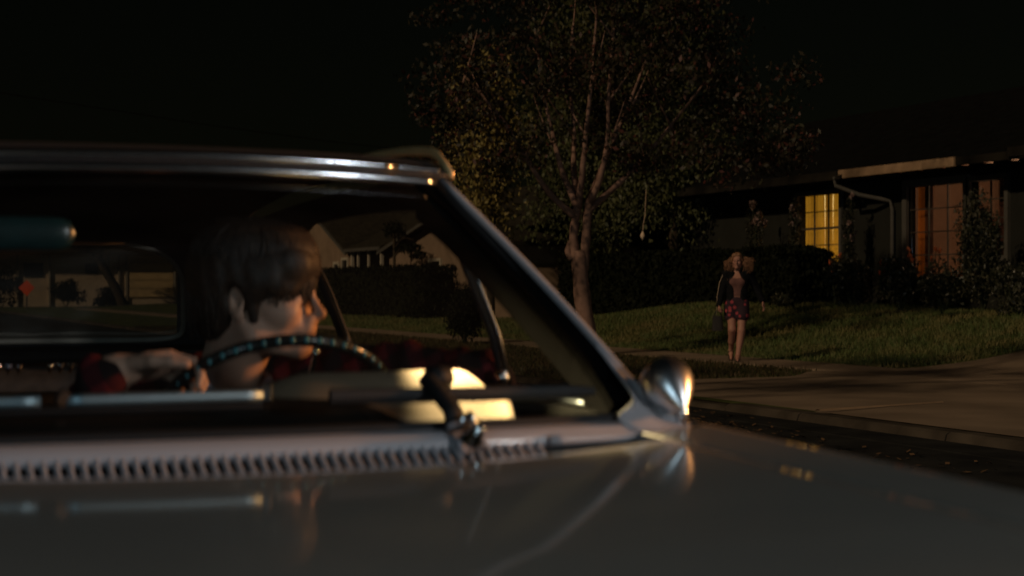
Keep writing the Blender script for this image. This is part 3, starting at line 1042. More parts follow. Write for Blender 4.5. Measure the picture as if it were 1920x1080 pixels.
def flower_plant(loc, n, label, m='flower', h=.5, name='flowering_plant', spread=.25, group=None, s=.07):
    loc = Vector(loc)
    t = thing(name, loc, label, 'flowers', group)
    mb = MB()
    bl = []
    for i in range(n):
        e = loc + Vector((rng.uniform(-.5, .5) * spread, rng.uniform(-1, 1) * spread, h * rng.uniform(.7, 1.15)))
        limb(mb, [loc - Vector((0, 0, .05)), (loc + e) / 2 + Vector((0, .02, .08)), e], .010, .006, 6)
        bl.append((e, (s * .7, s * .7, s), 26))
    build('stem', mb, M['stem'], t)
    if m == 'rose':
        leaf_cloud('foliage', [(loc + Vector((0, 0, h * q_)), (.12, spread, h * .22), 420) for q_ in (.45, .7, .92)], .07, M['rose_leaf'], t, shell=.1)
    leaf_cloud('blossom', bl, s * 1.1, M[m], t, shell=.1, aspect=.6)
    return t
FG = 'orange flowers below the house windows'
for (y_, x_, h_, n_, lab) in ((27.75, 18.9, .95, 4, 'cluster of orange flowers left of the white downspout'),
                              (26.2, 18.9, .82, 5, 'low cluster of orange flowers under the wide window'),
                              (25.35, 18.95, 1.0, 5, 'orange flowers at the middle of the wide window sill'),
                              (24.6, 19.0, 1.25, 3, 'single tall orange flower beside the glossy shrub'),
                              (28.3, 18.9, .85, 2, 'two small orange flowers below the yellow window')):
    flower_plant((x_, y_, .78), n_, lab, h=h_, spread=.2, group=FG, s=.05)
RG = 'pale rose bushes by the house wall'
flower_plant((18.95, 30.95, .8), 5, 'tall rose bush with large pale blooms left of the yellow window', m='rose', h=1.95, spread=.35, name='rose_bush', group=RG, s=.095)
flower_plant((19.1, 29.55, .8), 4, 'slender rose bush with pale blooms touching the yellow window frame', m='rose', h=2.0, spread=.2, name='rose_bush', group=RG, s=.07)
flower_plant((19.3, 27.85, .8), 5, 'climbing rose with dull pink blooms just right of the yellow window', m='rose', h=1.95, spread=.18, name='rose_bush', group=RG, s=.07)

# pale drop-shaped ornament on a cord
o = thing('hanging_ornament', (17.2, 32.9, 2.35), 'small pale drop-shaped ornament hanging on a cord among dark leaves', 'ornament')
mb = MB()
mb.lathe([(.004, .10), (.03, .06), (.055, .0), (.05, -.04), (.015, -.085), (.003, -.11)], (17.2, 32.9, 2.35), (0, 0, 1), 14)
build('drop', mb, M['stone'], o, smooth=True)
mb = MB()
mb.tube([(17.2, 32.9, 2.44), (17.22, 32.9, 2.62), (17.26, 32.9, 2.8), (17.3, 32.92, 3.4)], .011, 6)
build('cord', mb, M['tan'], o)

# overhead cable on the left
wire = MB()
def cam_pt(px, py, d):
    p = XC * ((px - 960) / 3045 * d) + YC * d
    return (p.x, p.y, 1.15 + (540 - py) / 3045 * d)
wire.tube([cam_pt(-300, 118, 26), cam_pt(0, 174, 33), cam_pt(190, 203, 38), cam_pt(380, 233, 44), cam_pt(640, 268, 52), cam_pt(940, 300, 63)], .013, 6)
tag(build('overhead_cable', wire, M['cable']), 'thin overhead cable crossing the black sky above the car roof', 'cable')

# ------------------------------------------------------------------ the lit house
FX = 20.0                                    # plane of its front wall
EAVE = 3.47
h1 = thing('ranch_house', (22, 29, .8), 'dark single-storey ranch house with a glowing yellow window and a wide reddish window', 'house')
W1 = (29.15, 30.75, 1.72, 3.18)              # y0, y1, z0, z1
W2 = (25.05, 26.80, 1.35, 3.16)
W3 = (23.88, 24.86, 1.75, 3.16)
def wall_with_holes(mb, x, th, y0, y1, z0, z1, holes):
    ys = sorted({y0, y1, *[h[0] for h in holes], *[h[1] for h in holes]})
    zs = sorted({z0, z1, *[h[2] for h in holes], *[h[3] for h in holes]})
    for a, b in zip(ys, ys[1:]):
        run = None
        for c, d in zip(zs, zs[1:]):
            if any(h[0] <= a and b <= h[1] and h[2] <= c and d <= h[3] for h in holes):
                continue
            mb.box((x + th / 2, (a + b) / 2, (c + d) / 2), (th, b - a, d - c))
mb = MB()
wall_with_holes(mb, FX, .16, 21.2, 36.2, .3, EAVE, [W1, W2, W3])
mb.box((24.1, 36.1, 1.9), (8.0, .16, 3.1))
mb.box((28.0, 28.7, 1.9), (.16, 15, 3.1))
build('wall', mb, M['wall_dark'], h1)
# garage wing towards the street on the right
mb = MB()
mb.box((18.2, 15.8, 1.75), (.16, 10.4, 3.1))
mb.box((19.15, 20.92, 1.75), (1.7, .16, 3.1))
mb.box((21.0, 10.9, 1.75), (5.6, .16, 3.1))
build('garage_wing', mb, M['wall_dark'], h1)
mb = MB()
def roof_slab(mb, y0, y1, xe, ze, xr, zr, th=.12):
    mb.prism([(xe, y0, ze), (xr, y0, zr), (xr, y0, zr + th), (xe, y0, ze + th)], (0, y1 - y0, 0))
roof_slab(mb, 20.9, 36.9, 19.25, EAVE - .02, 24.2, 5.45)
roof_slab(mb, 20.9, 36.9, 29.1, EAVE - .02, 24.2, 5.45)
build('roof', mb, M['shingle'], h1)
mb = MB()
mb.prism([(17.8, 10.4, 3.33), (17.8, 10.4, 3.45), (21.9, 10.4, 4.95), (21.9, 10.4, 4.83)], (0, 10.75, 0))
build('roof', mb, M['shingle'], h1)
mb = MB()
mb.box((24.2, 27.0, 5.68), (.3, .8, .4), bev=.03)
mb.lathe([(.10, 0), (.10, .45), (.14, .46), (.14, .55)], (23.6, 26.3, 5.25), (0, 0, 1), 12)
build('roof_vent', mb, M['bark_dark'], h1)
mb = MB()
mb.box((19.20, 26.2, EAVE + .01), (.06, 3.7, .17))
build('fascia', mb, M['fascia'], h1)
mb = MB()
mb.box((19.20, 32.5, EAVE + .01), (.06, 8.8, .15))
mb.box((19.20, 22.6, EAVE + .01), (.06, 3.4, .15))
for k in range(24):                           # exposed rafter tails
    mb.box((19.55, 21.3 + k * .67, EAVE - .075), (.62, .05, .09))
build('fascia', mb, M['fascia_shaded'], h1)
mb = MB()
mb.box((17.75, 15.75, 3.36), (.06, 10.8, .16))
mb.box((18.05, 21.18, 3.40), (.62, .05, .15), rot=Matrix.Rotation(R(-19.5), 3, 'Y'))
build('fascia', mb, M['fascia_shaded'], h1)
mb = MB()
mb.grid(lambda u, v: (19.17 - .055 * math.sin(v * math.pi), 27.9 + u * 9.0, EAVE - .03 - .07 * math.sin(v * math.pi) + .06 * (v - .5)), 20, 6)
build('gutter', mb, M['fascia_shaded'], h1, solid=.006)
mb = MB()
mb.tube([(19.15, 28.15, EAVE - .04), (19.16, 28.12, EAVE - .22), (19.5, 27.75, EAVE - .42), (19.93, 27.32, EAVE - .55), (19.93, 27.25, EAVE - .75), (19.93, 27.25, .8)], .042, 8)
build('downspout', mb, M['trim'], h1)

def house_window(par, x, w, nx, nz, frame_w=.09, fm='trim', mid=False):
    y0, y1, z0, z1 = w
    mb = MB()
    d = .10
    for (a, b) in ((y0 - frame_w, y0), (y1, y1 + frame_w)):
        mb.box((x - d / 2 + .03, (a + b) / 2, (z0 + z1) / 2), (d, b - a, z1 - z0 + 2 * frame_w))
    for (a, b) in ((z0 - frame_w, z0), (z1, z1 + frame_w)):
        mb.box((x - d / 2 + .028, (y0 + y1) / 2, (a + b) / 2), (d, y1 - y0, b - a))
    f = build('window', mb, M[fm], par)
    mb = MB()
    for i in range(1, nx):
        mb.box((x + .045, y0 + (y1 - y0) * i / nx, (z0 + z1) / 2), (.03, .022, z1 - z0))
    for j in range(1, nz):
        big = mid and j == nz // 2
        mb.box((x + .040, (y0 + y1) / 2, z0 + (z1 - z0) * j / nz), (.034, y1 - y0, .05 if big else .022))
    build('muntin', mb, M['muntin'], f)
    mb = MB()
    mb.box((x + .075, (y0 + y1) / 2, (z0 + z1) / 2), (.006, y1 - y0, z1 - z0))
    build('pane', mb, M['glass_house'], f)
    return f
f1 = house_window(h1, FX, W1, 3, 4, mid=True)
f2 = house_window(h1, FX, W2, 3, 4, frame_w=.14)
f3 = house_window(h1, FX, W3, 2, 4, frame_w=.10)

def curtain(par, x, y0, y1, z0, z1, m, pleats=8, amp=.025, name='curtain'):
    mb = MB()
    mb.grid(lambda u, v: (x + amp * math.sin(u * pleats * 2 * math.pi) + .008 * math.sin(u * 31 + v * 3), y0 + u * (y1 - y0), z0 + v * (z1 - z0)), pleats * 8, 6)
    return build(name, mb, m, par, smooth=True, solid=.004)
for (a, b, p) in ((29.16, 29.72, 5), (29.76, 30.02, 2), (30.075, 30.95, 6)):
    curtain(h1, FX + .20, a, b, W1[2] - .05, W1[3] + .05, M['amber'], p)
mb = MB()
mb.box((FX + .33, 30.1, 2.45), (.02, 2.1, 1.7))
build('sheer_blind', mb, M['amber_hot'], h1)
# the wide window looks into a dim room
mb = MB()
mb.box((22.9, 25.4, 2.3), (.1, 4.6, 3.0))
mb.box((21.5, 23.2, 2.3), (2.7, .1, 3.0))
mb.box((21.5, 27.6, 2.3), (2.7, .1, 3.0))
mb.box((21.5, 25.4, 3.62), (2.8, 4.4, .08))
mb.box((21.5, 25.4, .92), (2.8, 4.4, .08))
build('room', mb, M['room'], h1)
mb = MB()
mb.box((22.82, 25.75, 2.15), (.04, .36, .75))
build('picture', mb, M['picture'], h1)
mb = MB()
mb.box((22.82, 25.15, 2.35), (.04, .30, .5))
build('picture', mb, M['picture'], h1)
curtain(h1, FX + .26, 26.58, 26.82, 1.3, 3.2, M['amber_glow'], 3, .03)
curtain(h1, FX + .24, 26.36, 26.57, 1.3, 3.2, M['curtain_red'], 2, .04)
curtain(h1, FX + .24, 24.10, 24.35, 1.7, 3.2, M['curtain_red'], 3, .03)

# ------------------------------------------------------------------ the brown gabled house seen through the windscreen
h2 = thing('gabled_house', (22, 57, .2), 'pale brown house with two street-facing gables seen through the windscreen', 'house')
G = 19.0
mb = MB()
mb.prism([(G, 44.8, .1), (G, 56.2, .1), (G, 56.2, 2.45), (G, 50.5, 3.5), (G, 44.8, 2.45)], (.2, 0, 0))
mb.prism([(G, 60.7, .1), (G, 69.8, .1), (G, 69.8, 2.5), (G, 65.2, 4.2), (G, 60.7, 2.5)], (.2, 0, 0))
mb.box((21.2, 44.9, 1.3), (4.2, .2, 2.4))
mb.box((21.2, 56.1, 1.3), (4.2, .2, 2.4))
mb.box((21.2, 60.8, 1.3), (4.2, .2, 2.4))
mb.box((23.2, 58.4, 1.3), (.2, 4.4, 2.4))
mb.box((28.0, 57, 1.3), (.2, 25, 2.4))
build('wall', mb, M['wall_tan'], h2)
mb = MB()
for (ya, yb, yc, ze, zr) in ((44.4, 56.5, 50.5, 2.42, 3.55), (60.4, 70.2, 65.2, 2.47, 4.25)):
    for (e0, e1) in ((ya, yc), (yb, yc)):
        mb.prism([(G - .35, e0, ze), (G - .35, e1, zr), (G - .35, e1, zr + .13), (G - .35, e0, ze + .13)], (6, 0, 0))
mb.prism([(18.7, 56.4, 2.55), (18.7, 56.4, 2.68), (24.5, 56.4, 5.0), (24.5, 56.4, 4.87)], (0, 4.2, 0))
mb.prism([(24.5, 44.4, 5.0), (20.2, 44.4, 3.2), (20.2, 44.4, 3.08), (24.5, 44.4, 4.87)], (0, 25.8, 0))
mb.prism([(24.5, 44.4, 5.0), (29, 44.4, 2.7), (29, 44.4, 2.57), (24.5, 44.4, 4.87)], (0, 25.8, 0))
build('roof', mb, M['shingle_far'], h2)
mb = MB()
mb.box((18.66, 58.45, 2.60), (.05, 4.3, .12))
for (e0, e1, ze, zr) in ((56.5, 50.5, 2.42, 3.55), (60.4, 65.2, 2.47, 4.25)):
    mb.prism([(G - .40, e0, ze - .06), (G - .40, e1, zr - .06), (G - .40, e1, zr + .05), (G - .40, e0, ze + .05)], (.045, 0, 0))
build('fascia', mb, M['trim'], h2)
for yy_, hh in ((56.75, .08), (58.3, .06), (59.6, .06), (60.35, .08)):
    mb = MB()
    mb.box((18.9, yy_, 1.3), (hh * 1.5, hh * 1.5, 2.45), bev=.01)
    mb.box((18.9, yy_, 2.47), (hh * 2.1, hh * 2.1, .08))
    build('porch_post', mb, M['trim_pale'], h2)
def dark_window(par, x, w):
    y0, y1, z0, z1 = w
    mb = MB()
    for a, b in ((y0 - .1, y0), (y1, y1 + .1)):
        mb.box((x - .03, (a + b) / 2, (z0 + z1) / 2), (.08, b - a, z1 - z0 + .2))
    for a, b in ((z0 - .1, z0), (z1, z1 + .1), ((z0 + z1) / 2 - .03, (z0 + z1) / 2 + .03)):
        mb.box((x - .032, (y0 + y1) / 2, (a + b) / 2), (.08, y1 - y0, b - a))
    f = build('window', mb, M['trim_pale'], par)
    mb = MB()
    mb.box((x - .012, (y0 + y1) / 2, (z0 + z1) / 2), (.01, y1 - y0, z1 - z0))
    build('pane', mb, M['glass_black'], f)
dark_window(h2, G, (50.8, 51.8, .75, 2.05))
dark_window(h2, G, (62.4, 63.0, 1.0, 2.1))
dark_window(h2, G, (61.2, 61.9, 1.0, 2.25))
dark_window(h2, 23.1, (57.2, 58.4, .9, 2.1))
mb = MB()
mb.lathe([(.02, -.02), (.22, 0), (.22, .04), (.02, .05)], (18.97, 54.2, 1.75), (-1, 0, 0), 16)
build('wall_plaque', mb, M['bark_dark'], h2)
# dark climbing stems on that wall
vine = thing('dark_sapling', (18.3, 53.6, .2), 'thin dark sapling against the brown gable wall', 'tree')
mb = MB()
limb(mb, [(18.3, 53.6, .1), (18.3, 53.58, 1.2), (18.3, 53.6, 3.1)], .07, .05, 8)
limb(mb, [(18.3, 53.6, 2.2), (18.3, 52.9, 2.5), (18.2, 51.8, 2.35), (18.2, 51.0, 2.15)], .035, .015, 6)
limb(mb, [(18.3, 53.6, 2.5), (18.3, 52.7, 2.85), (18.2, 51.3, 2.75)], .03, .012, 6)
build('trunk', mb, M['bark_dark'], vine, smooth=True)
leaf_cloud('crown', [((18.25, 52.0, 2.5), (.3, 1.1, .16), 260), ((18.25, 51.0, 2.25), (.3, .5, .15), 160), ((18.3, 53.7, 3.2), (.4, .6, .3), 300)], .16, M['hedge'], vine, shell=.1)

# ------------------------------------------------------------------ the house at the end of the street (rear window view)
h3 = thing('end_house', (16, 102, 0), 'low brown house with a tan garage door seen through the rear window', 'house')
Y3 = 98.0
mb = MB()
mb.box((14, Y3 + 4, 1.55), (13.5, 8, 3.2))
build('wall', mb, M['wall_brown'], h3)
mb = MB()
mb.prism([(6.6, Y3 - .7, 3.1), (21.4, Y3 - .7, 3.1), (21.4, Y3 - .7, 3.25), (6.6, Y3 - .7, 3.25)], (0, .12, 0))
mb.prism([(6.6, Y3 - .6, 3.15), (6.6, Y3 + 4, 4.9), (6.6, Y3 + 8.7, 3.15), (6.6, Y3 + 8.7, 3.3), (6.6, Y3 + 4, 5.05), (6.6, Y3 - .6, 3.3)], (14.8, 0, 0))
build('roof', mb, M['shingle_far'], h3)
mb = MB()
mb.box((18.1, Y3 - .04, 1.62), (2.6, .06, 2.0))
g3 = build('garage_door', mb, M['door_tan'], h3)
mb = MB()
for j in range(1, 4):
    mb.box((18.1, Y3 - .075, .62 + j * .5), (2.58, .012, .02))
build('groove', mb, M['bark_dark'], g3)
for (xx, w_) in ((16.65, .12), (16.2, .1), (15.6, .14), (19.5, .12), (12.2, .1), (10.4, .1)):
    mb = MB()
    mb.box((xx, Y3 - .06, 1.6), (w_, .1, 3.0))
    build('pilaster', mb, M['trim_pale'], h3)
mb = MB()
mb.box((11.3, Y3 - .03, 2.2), (1.1, .05, .8))
build('window', mb, M['glass_black'], h3)
mb = MB()
mb.box((14.6, Y3 - .03, 2.3), (.7, .05, .6))
build('window', mb, M['glass_black'], h3)
for (xx, rr, lab) in ((12.9, (1.0, .8, .85), 'dark bush in front of the far brown house left of its garage'),
                      (15.5, (1.1, .8, .62), 'dark spreading bush beside the tan garage door'),
                      (9.0, (1.6, 1.0, 1.2), 'large dark bush at the left end of the far brown house')):
    shrub('garden_shrub', (xx, Y3 - 2.0, .0), rr, 2600, M['hedge'], lab, leaf=.2)
yu = thing('leaning_palm', (15.6, Y3 - 3, 0), 'dark leaning palm trunk left of the tan garage door', 'tree')
mb = MB()
limb(mb, [(16.0, Y3 - 3, 0), (15.5, Y3 - 3, 1.2), (14.9, Y3 - 3, 2.2), (14.4, Y3 - 3, 3.4)], .28, .22, 10)
build('trunk', mb, M['bark_dark'], yu, smooth=True)
leaf_cloud('crown', [((14.3, Y3 - 3, 3.9), (1.5, 1.2, .7), 700)], .45, M['hedge'], yu, shell=.2, aspect=.25)
mb = MB()
mb.box((0, 94, -.02), (60, 8, .05))
tag(build('cross_street', mb, M['asphalt']), kind='structure')
sg = thing('road_end_marker', (9.36, 84, 0), 'small orange-red diamond road marker on a thin post seen through the rear window', 'road sign')
sgp = Vector((9.36, 84, 1.16))
mb = MB()
q = .40
mb.prism([sgp + XC * q, sgp + Vector((0, 0, q)), sgp - XC * q, sgp - Vector((0, 0, q))], YC * .01)
build('plate', mb, M['sign'], sg)
mb = MB()
mb.box((sgp.x + YC.x * .04, sgp.y + YC.y * .04, .55), (.06, .05, 1.2))
build('post', mb, M['post'], sg)

# ------------------------------------------------------------------ the car
CX = 0.60                                     # centre line of the car
car = thing('vintage_sedan', (CX, 3.2, 0), 'pale vintage sedan with black roof, chrome fender mirror and louvred cowl parked in front', 'car')
def cb(x, half=.72, b=.06):                   # windscreen bulge towards the front
    return b * (1 - min(1, abs((x - CX) / half)) ** 2)
def glass_base(x):
    return Vector((x, 2.415 - cb(x), .930))
def glass_top(x):
    t = (x - CX)
    return Vector((x, 2.95 - cb(x, .52), 1.345 + .012 * (1 - (t / .52) ** 2)))
HB = .66                                      # half-width of the glass at its base
HT = .495                                     # and at the header

ARCHES = ((1.62, .355), (4.45, .355))
def side_dx(z):
    pts = [(.22, .79), (.32, .825), (.45, .848), (.60, .858), (.70, .855), (.80, .835), (.88, .805), (.915, .775), (.925, .755), (.96, .70)]
    for (a, xa), (b, xb) in zip(pts, pts[1:]):
        if z <= b:
            return xa + (xb - xa) * max(0, z - a) / (b - a)
    return pts[-1][1]
def nose_taper(y):
    t = 0
    if y < 1.35:
        t = ((1.35 - y) / .45) ** 2 * .05
    if y > 5.2:
        t = ((y - 5.2) / .6) ** 2 * .08
    return 1 - t
def crest(y):                                 # height of the fender crease
    if y < 2.38:
        return .922 - .024 * (2.38 - y) / .8 - .010 * max(0, 1.5 - y)
    if y < 2.6:
        return .922 + .033 * smooth01((y - 2.38) / .22)
    if y > 4.9:
        return .955 - .02 * smooth01((y - 4.9) / .8)
    return .955
def side_panel(sgn, y0, y1, ny):
    mb = MB()
    def fn(u, v):
        y = y0 + (y1 - y0) * u
        lo = .23
        for yc, r in ARCHES:
            if abs(y - yc) < r:
                lo = max(lo, .31 + math.sqrt(r * r - (y - yc) ** 2) * .98)
        hi = crest(y)
        z = lo + (hi - lo) * v
        if hi < .94:
            dx = side_dx(z + (.925 - hi) * v)
        else:
            dx = side_dx(z * (.96 / hi) if z > .9 else z)
        return (CX + sgn * dx * nose_taper(y), y, z)
    mb.grid(fn, ny, 22)
    return mb
# front fenders with the top shelf between the crease and the hood gap
def hood_z(dx, y):
    a = abs(dx)
    base = crest(min(y, 2.38)) - .922
    z = .9045 + .0180 * (a / .755) ** 3
    if y < 1.15:
        z -= ((1.15 - y) / .25) ** 2 * .018
    return z + base
def hood_back(dx):
    return 2.155 + .10 * (abs(dx) / .62) ** 2
for sgn in (1, -1):
    mb = side_panel(sgn, .98, 2.46, 60)
    def ft(u, v):
        y = .98 + 1.40 * u
        dx = .6215 + (.755 * nose_taper(y) - .6215) * v
        return (CX + sgn * dx, y, hood_z(dx, y) if v < 1 else crest(y))
    mb.grid(ft, 40, 8)
    build('front_fender', mb, M['paint'], car, smooth=True, solid=.003)
    mb = side_panel(sgn, 2.465, 3.70, 30)
    d = build('door', mb, M['paint'], car, smooth=True, solid=.003)
    mb = MB()
    mb.box((CX + sgn * .872, 3.50, .79), (.025, .13, .022), bev=.008)
    build('door_handle', mb, M['chrome'], d)
    mb = side_panel(sgn, 3.705, 5.75, 70)
    build('rear_quarter_panel', mb, M['paint'], car, smooth=True, solid=.003)
    mb = MB()
    mb.grid(lambda u, v: (CX + sgn * (.62 + .085 * v), 2.52 + 2.6 * u, .945 + .012 * math.sin(v * math.pi)), 30, 6)
    build('window_sill', mb, M['gunmetal'], car, smooth=True, solid=.004)
    mb = MB()
    mb.grid(lambda u, v: (CX + sgn * .615, 2.45 + 2.7 * u, .25 + .69 * v), 6, 4)
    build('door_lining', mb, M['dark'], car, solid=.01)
mb = MB()
mb.grid(lambda u, v: (CX + (u * 2 - 1) * .62, .985 + (hood_back((u * 2 - 1) * .62) - .985) * v, hood_z((u * 2 - 1) * .62, .985 + (hood_back((u * 2 - 1) * .62) - .985) * v)), 48, 48)
build('hood', mb, M['paint'], car, smooth=True, solid=.004)
mb = MB()
mb.grid(lambda u, v: (CX + (u * 2 - 1) * .66, 5.22 + .53 * v, .955 - .03 * v * v), 24, 12)
build('trunk_lid', mb, M['paint'], car, smooth=True, solid=.004)
# nose and tail
mb = MB()
mb.grid(lambda u, v: (CX + (u * 2 - 1) * .735, .985 - .03 * math.cos((u * 2 - 1) * 1.4) + .0 * v, .44 + .43 * v), 24, 8)
build('front_panel', mb, M['paint'], car, smooth=True, solid=.01)
mb = MB()
for j in range(7):
    mb.box((CX, .935, .52 + j * .045), (.86, .02, .016), bev=.005)
for j in range(5):
    mb.box((CX - .42 + j * .21, .94, .655), (.02, .018, .31))
build('grille', mb, M['chrome'], car)
for sgn in (1, -1):
    mb = MB()
    mb.lathe([(.10, -.02), (.098, .012), (.085, .02)], (CX + sgn * .585, .95, .66), (0, -1, 0), 24)
    hl = build('headlight', mb, M['chrome'], car, smooth=True)
    mb = MB()
    mb.lathe([(.084, .0), (.075, .018), (.04, .030), (.001, .034)], (CX + sgn * .585, .932, .66), (0, -1, 0), 24)
    build('lens', mb, M['lens'], hl, smooth=True)
    mb = MB()
    mb.lathe([(.075, 0), (.07, .02), (.001, .028)], (CX + sgn * .58, 5.755, .66), (0, 1, 0), 20)
    build('tail_light', mb, M['red'], car, smooth=True)
for yb_, sg_ in ((.90, -1), (5.83, 1)):
    mb = MB()
    mb.tube([(CX - .86, yb_ - sg_ * .16, .42), (CX - .80, yb_ - sg_ * .02, .42), (CX - .4, yb_ + sg_ * .02, .42), (CX + .4, yb_ + sg_ * .02, .42), (CX + .80, yb_ - sg_ * .02, .42), (CX + .86, yb_ - sg_ * .16, .42)], .075, 12, flat=(.45, 1))
    build('bumper', mb, M['chrome'], car, smooth=True)
mb = MB()
mb.grid(lambda u, v: (CX + (u * 2 - 1) * .72, 5.755, .35 + .58 * v), 10, 6)
build('rear_panel', mb, M['paint'], car, solid=.01)
for sgn in (1, -1):
    for yc, _ in ARCHES:
        c = (CX + sgn * .74, yc, .31)
        mb = MB()
        mb.lathe([(.20, -.085), (.285, -.09), (.31, -.06), (.31, .06), (.285, .09), (.20, .085)], c, (1, 0, 0), 36)
        w = build('wheel', mb, M['tyre'], car, smooth=True)
        mb = MB()
        mb.lathe([(.20, .07 * sgn), (.19, .088 * sgn), (.10, .075 * sgn), (.06, .095 * sgn), (.001, .10 * sgn)], c, (1, 0, 0), 30)
        build('hubcap', mb, M['chrome'], w, smooth=True)
        mb = MB()
        mb.lathe([(.36, -.16 * sgn), (.36, .07 * sgn), (.34, .07 * sgn), (.34, -.155 * sgn)], c, (1, 0, 0), 30)
        build('wheel_well', mb, M['rubber'], car)
mb = MB()
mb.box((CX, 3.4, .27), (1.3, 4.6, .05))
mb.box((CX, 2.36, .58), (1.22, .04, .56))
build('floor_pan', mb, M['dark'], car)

# cowl: pale roll under the glass, louvre ribs, dark slots
def cowl_line(x):
    return glass_base(x).y
mb = MB()
def cowl_roll(u, v):
    x = CX - .70 + 1.40 * u
    y = cowl_line(x)
    prof = [(.015, .9285), (-.008, .928), (-.022, .923), (-.030, .915), (-.032, .906), (-.030, .900)]
    a = v * (len(prof) - 1)
    i = min(int(a), len(prof) - 2)
    t = a - i
    dy = prof[i][0] + (prof[i + 1][0] - prof[i][0]) * t
    z = prof[i][1] + (prof[i + 1][1] - prof[i][1]) * t
    return (x, y + dy, z)
mb.grid(cowl_roll, 80, 15)
cw = build('cowl', mb, M['white'], car, smooth=True, solid=.003)
mb = MB()
x = CX - .66
while x < CX + .44:
    y = cowl_line(x)
    p = [(x, y - .028, .905), (x, y - .040, .898), (x, y - .060, .888), (x, y - .085, .880), (x, y - .11, .876)]
    mb.tube(p, [.0048, .0048, .0045, .0042, .004], 6, flat=(1, 1.3))
    x += .0180
build('louvre', mb, M['white'], cw, smooth=True)
mb = MB()
mb.grid(lambda u, v: (CX - .69 + 1.38 * u, cowl_line(CX - .69 + 1.38 * u) - .025 - .14 * v, .873 - .004 * v), 60, 8)
mb.grid(lambda u, v: (CX - .69 + 1.38 * u, cowl_line(CX - .69 + 1.38 * u) - .022, .873 + .03 * v), 60, 2)
build('louvre_tray', mb, M['rubber'], cw)
# hood's rear lip and the pale bead that ends at the fender
mb = MB()
mb.tube([(x_, cowl_line(x_) - .036 - .01 * smooth01((x_ - 1.05) / .25), .9085 + .0 * x_) for x_ in np.linspace(1.06, 1.335, 14)], [.0085] * 12 + [.008, .004], 10, flat=(1, 1))
build('cowl_bead', mb, M['white'], cw, smooth=True)

# pillars
def pillar(sgn):
    top = Vector((CX + sgn * .502, 2.955, 1.352))
    bot = Vector((CX + sgn * .665, 2.425, .962))
    mb = MB()
    pts = []
    for i in range(15):
        t = i / 14
        p = top.lerp(bot, t)
        p.x += sgn * .010 * math.sin(math.pi * t)
        pts.append(p)
    w, dpt = .040, .075
    ring = []
    vs, fs = [], []
    dd = (bot - top).normalized()
    inw = Vector((-sgn, 0, 0)) - dd * Vector((-sgn, 0, 0)).dot(dd)
    inw.normalize()
    back = dd.cross(inw)
    if back.y < 0:
        back = -back
    n = len(pts)
    for i, p in enumerate(pts):
        ww = w * (1.15 if i < 2 else 1) + (.02 * ((i - 10) / 4) ** 2 if i > 10 else 0)
        for (a, b) in ((0, -.004), (ww, -.004), (ww + .006, .010), (ww * .8, dpt), (0, dpt)):
            vs.append(p + inw * a + back * b)
    for i in range(n - 1):
        for k in range(5):
            fs.append((i * 5 + k, i * 5 + (k + 1) % 5, (i + 1) * 5 + (k + 1) % 5, (i + 1) * 5 + k))
    mb.add(vs, fs)
    pl = build('windscreen_pillar', mb, M['pillar_black'], car)
    # pale painted outer edge that sweeps into the cowl
    mb = MB()
    path = [p + Vector((sgn * .004, 0, 0)) - back * .006 for p in pts]
    path += [bot + Vector((sgn * .012, -.012, -.012)), bot + Vector((sgn * .034, -.030, -.028)), bot + Vector((sgn * .062, -.048, -.040))]
    mb.tube(path, [.0080] * 14 + [.009, .009, .008, .004], 10, flat=(1, 1))
    build('pillar_edge', mb, M['white'], pl, smooth=True)
    # fairing between pillar foot, cowl and fender
    yb = glass_base(CX + sgn * .66).y
    def cr(P, t):                              # Catmull-Rom through control points
        n_ = len(P) - 1
        a = min(t * n_, n_ - 1e-6)
        k = int(a)
        q = [P[max(k - 1, 0)], P[k], P[k + 1], P[min(k + 2, n_)]]
        w = a - k
        return .5 * (2 * q[1] + (q[2] - q[0]) * w + (2 * q[0] - 5 * q[1] + 4 * q[2] - q[3]) * w * w + (3 * q[1] - q[0] - 3 * q[2] + q[3]) * w ** 3)
    def sv(x_, y_, z_):
        return Vector((CX + sgn * x_, y_, z_))
    tip = bot + Vector((sgn * .070, -.052, -.042))
    A = [path[11], path[12], path[13], path[14], path[16], tip]
    B = [path[11] + Vector((-sgn * .010, -.002, 0)), path[12] + Vector((-sgn * .014, -.006, -.002)), sv(.638, yb - .012, .958), sv(.600, yb - .020, .938), sv(.640, yb - .042, .912), tip + Vector((0, -.006, -.012))]
    mb = MB()
    def fair(u, v):
        p = cr(A, u).lerp(cr(B, u), v)
        p.y -= .006 * math.sin(math.pi * v)
        return p
    mb.grid(fair, 40, 8)
    build('pillar_fairing', mb, M['white'], pl, smooth=True, solid=.004)
    return pl
pillar(1)
pillar(-1)

# windscreen: glass, black gasket, header trims
def ws(u, v):
    hw = HB + (HT - HB) * v
    x = CX + (2 * u - 1) * hw
    b = glass_base(CX + (2 * u - 1) * HB)
    t = glass_top(CX + (2 * u - 1) * HT)
    return (x, b.y + (t.y - b.y) * v + .012, b.z + (t.z - b.z) * v)
mb = MB()
mb.grid(ws, 30, 16)
wsc = build('windscreen', mb, M['glass'], car, smooth=True)
mb = MB()
edge = [ws(0, v) for v in np.linspace(1, 0, 12)] + [ws(u, 0) for u in np.linspace(0, 1, 30)][1:] + [ws(1, v) for v in np.linspace(0, 1, 12)][1:]
mb.tube([Vector(p) + Vector((0, -.006, .004)) for p in edge], .010, 8)
build('gasket', mb, M['rubber'], wsc, smooth=True)
mb = MB()
mb.tube([glass_top(x_) + Vector((0, -.004, .006)) for x_ in np.linspace(CX - .50, CX + .485, 40)], .0100, 12, flat=(1, 1))
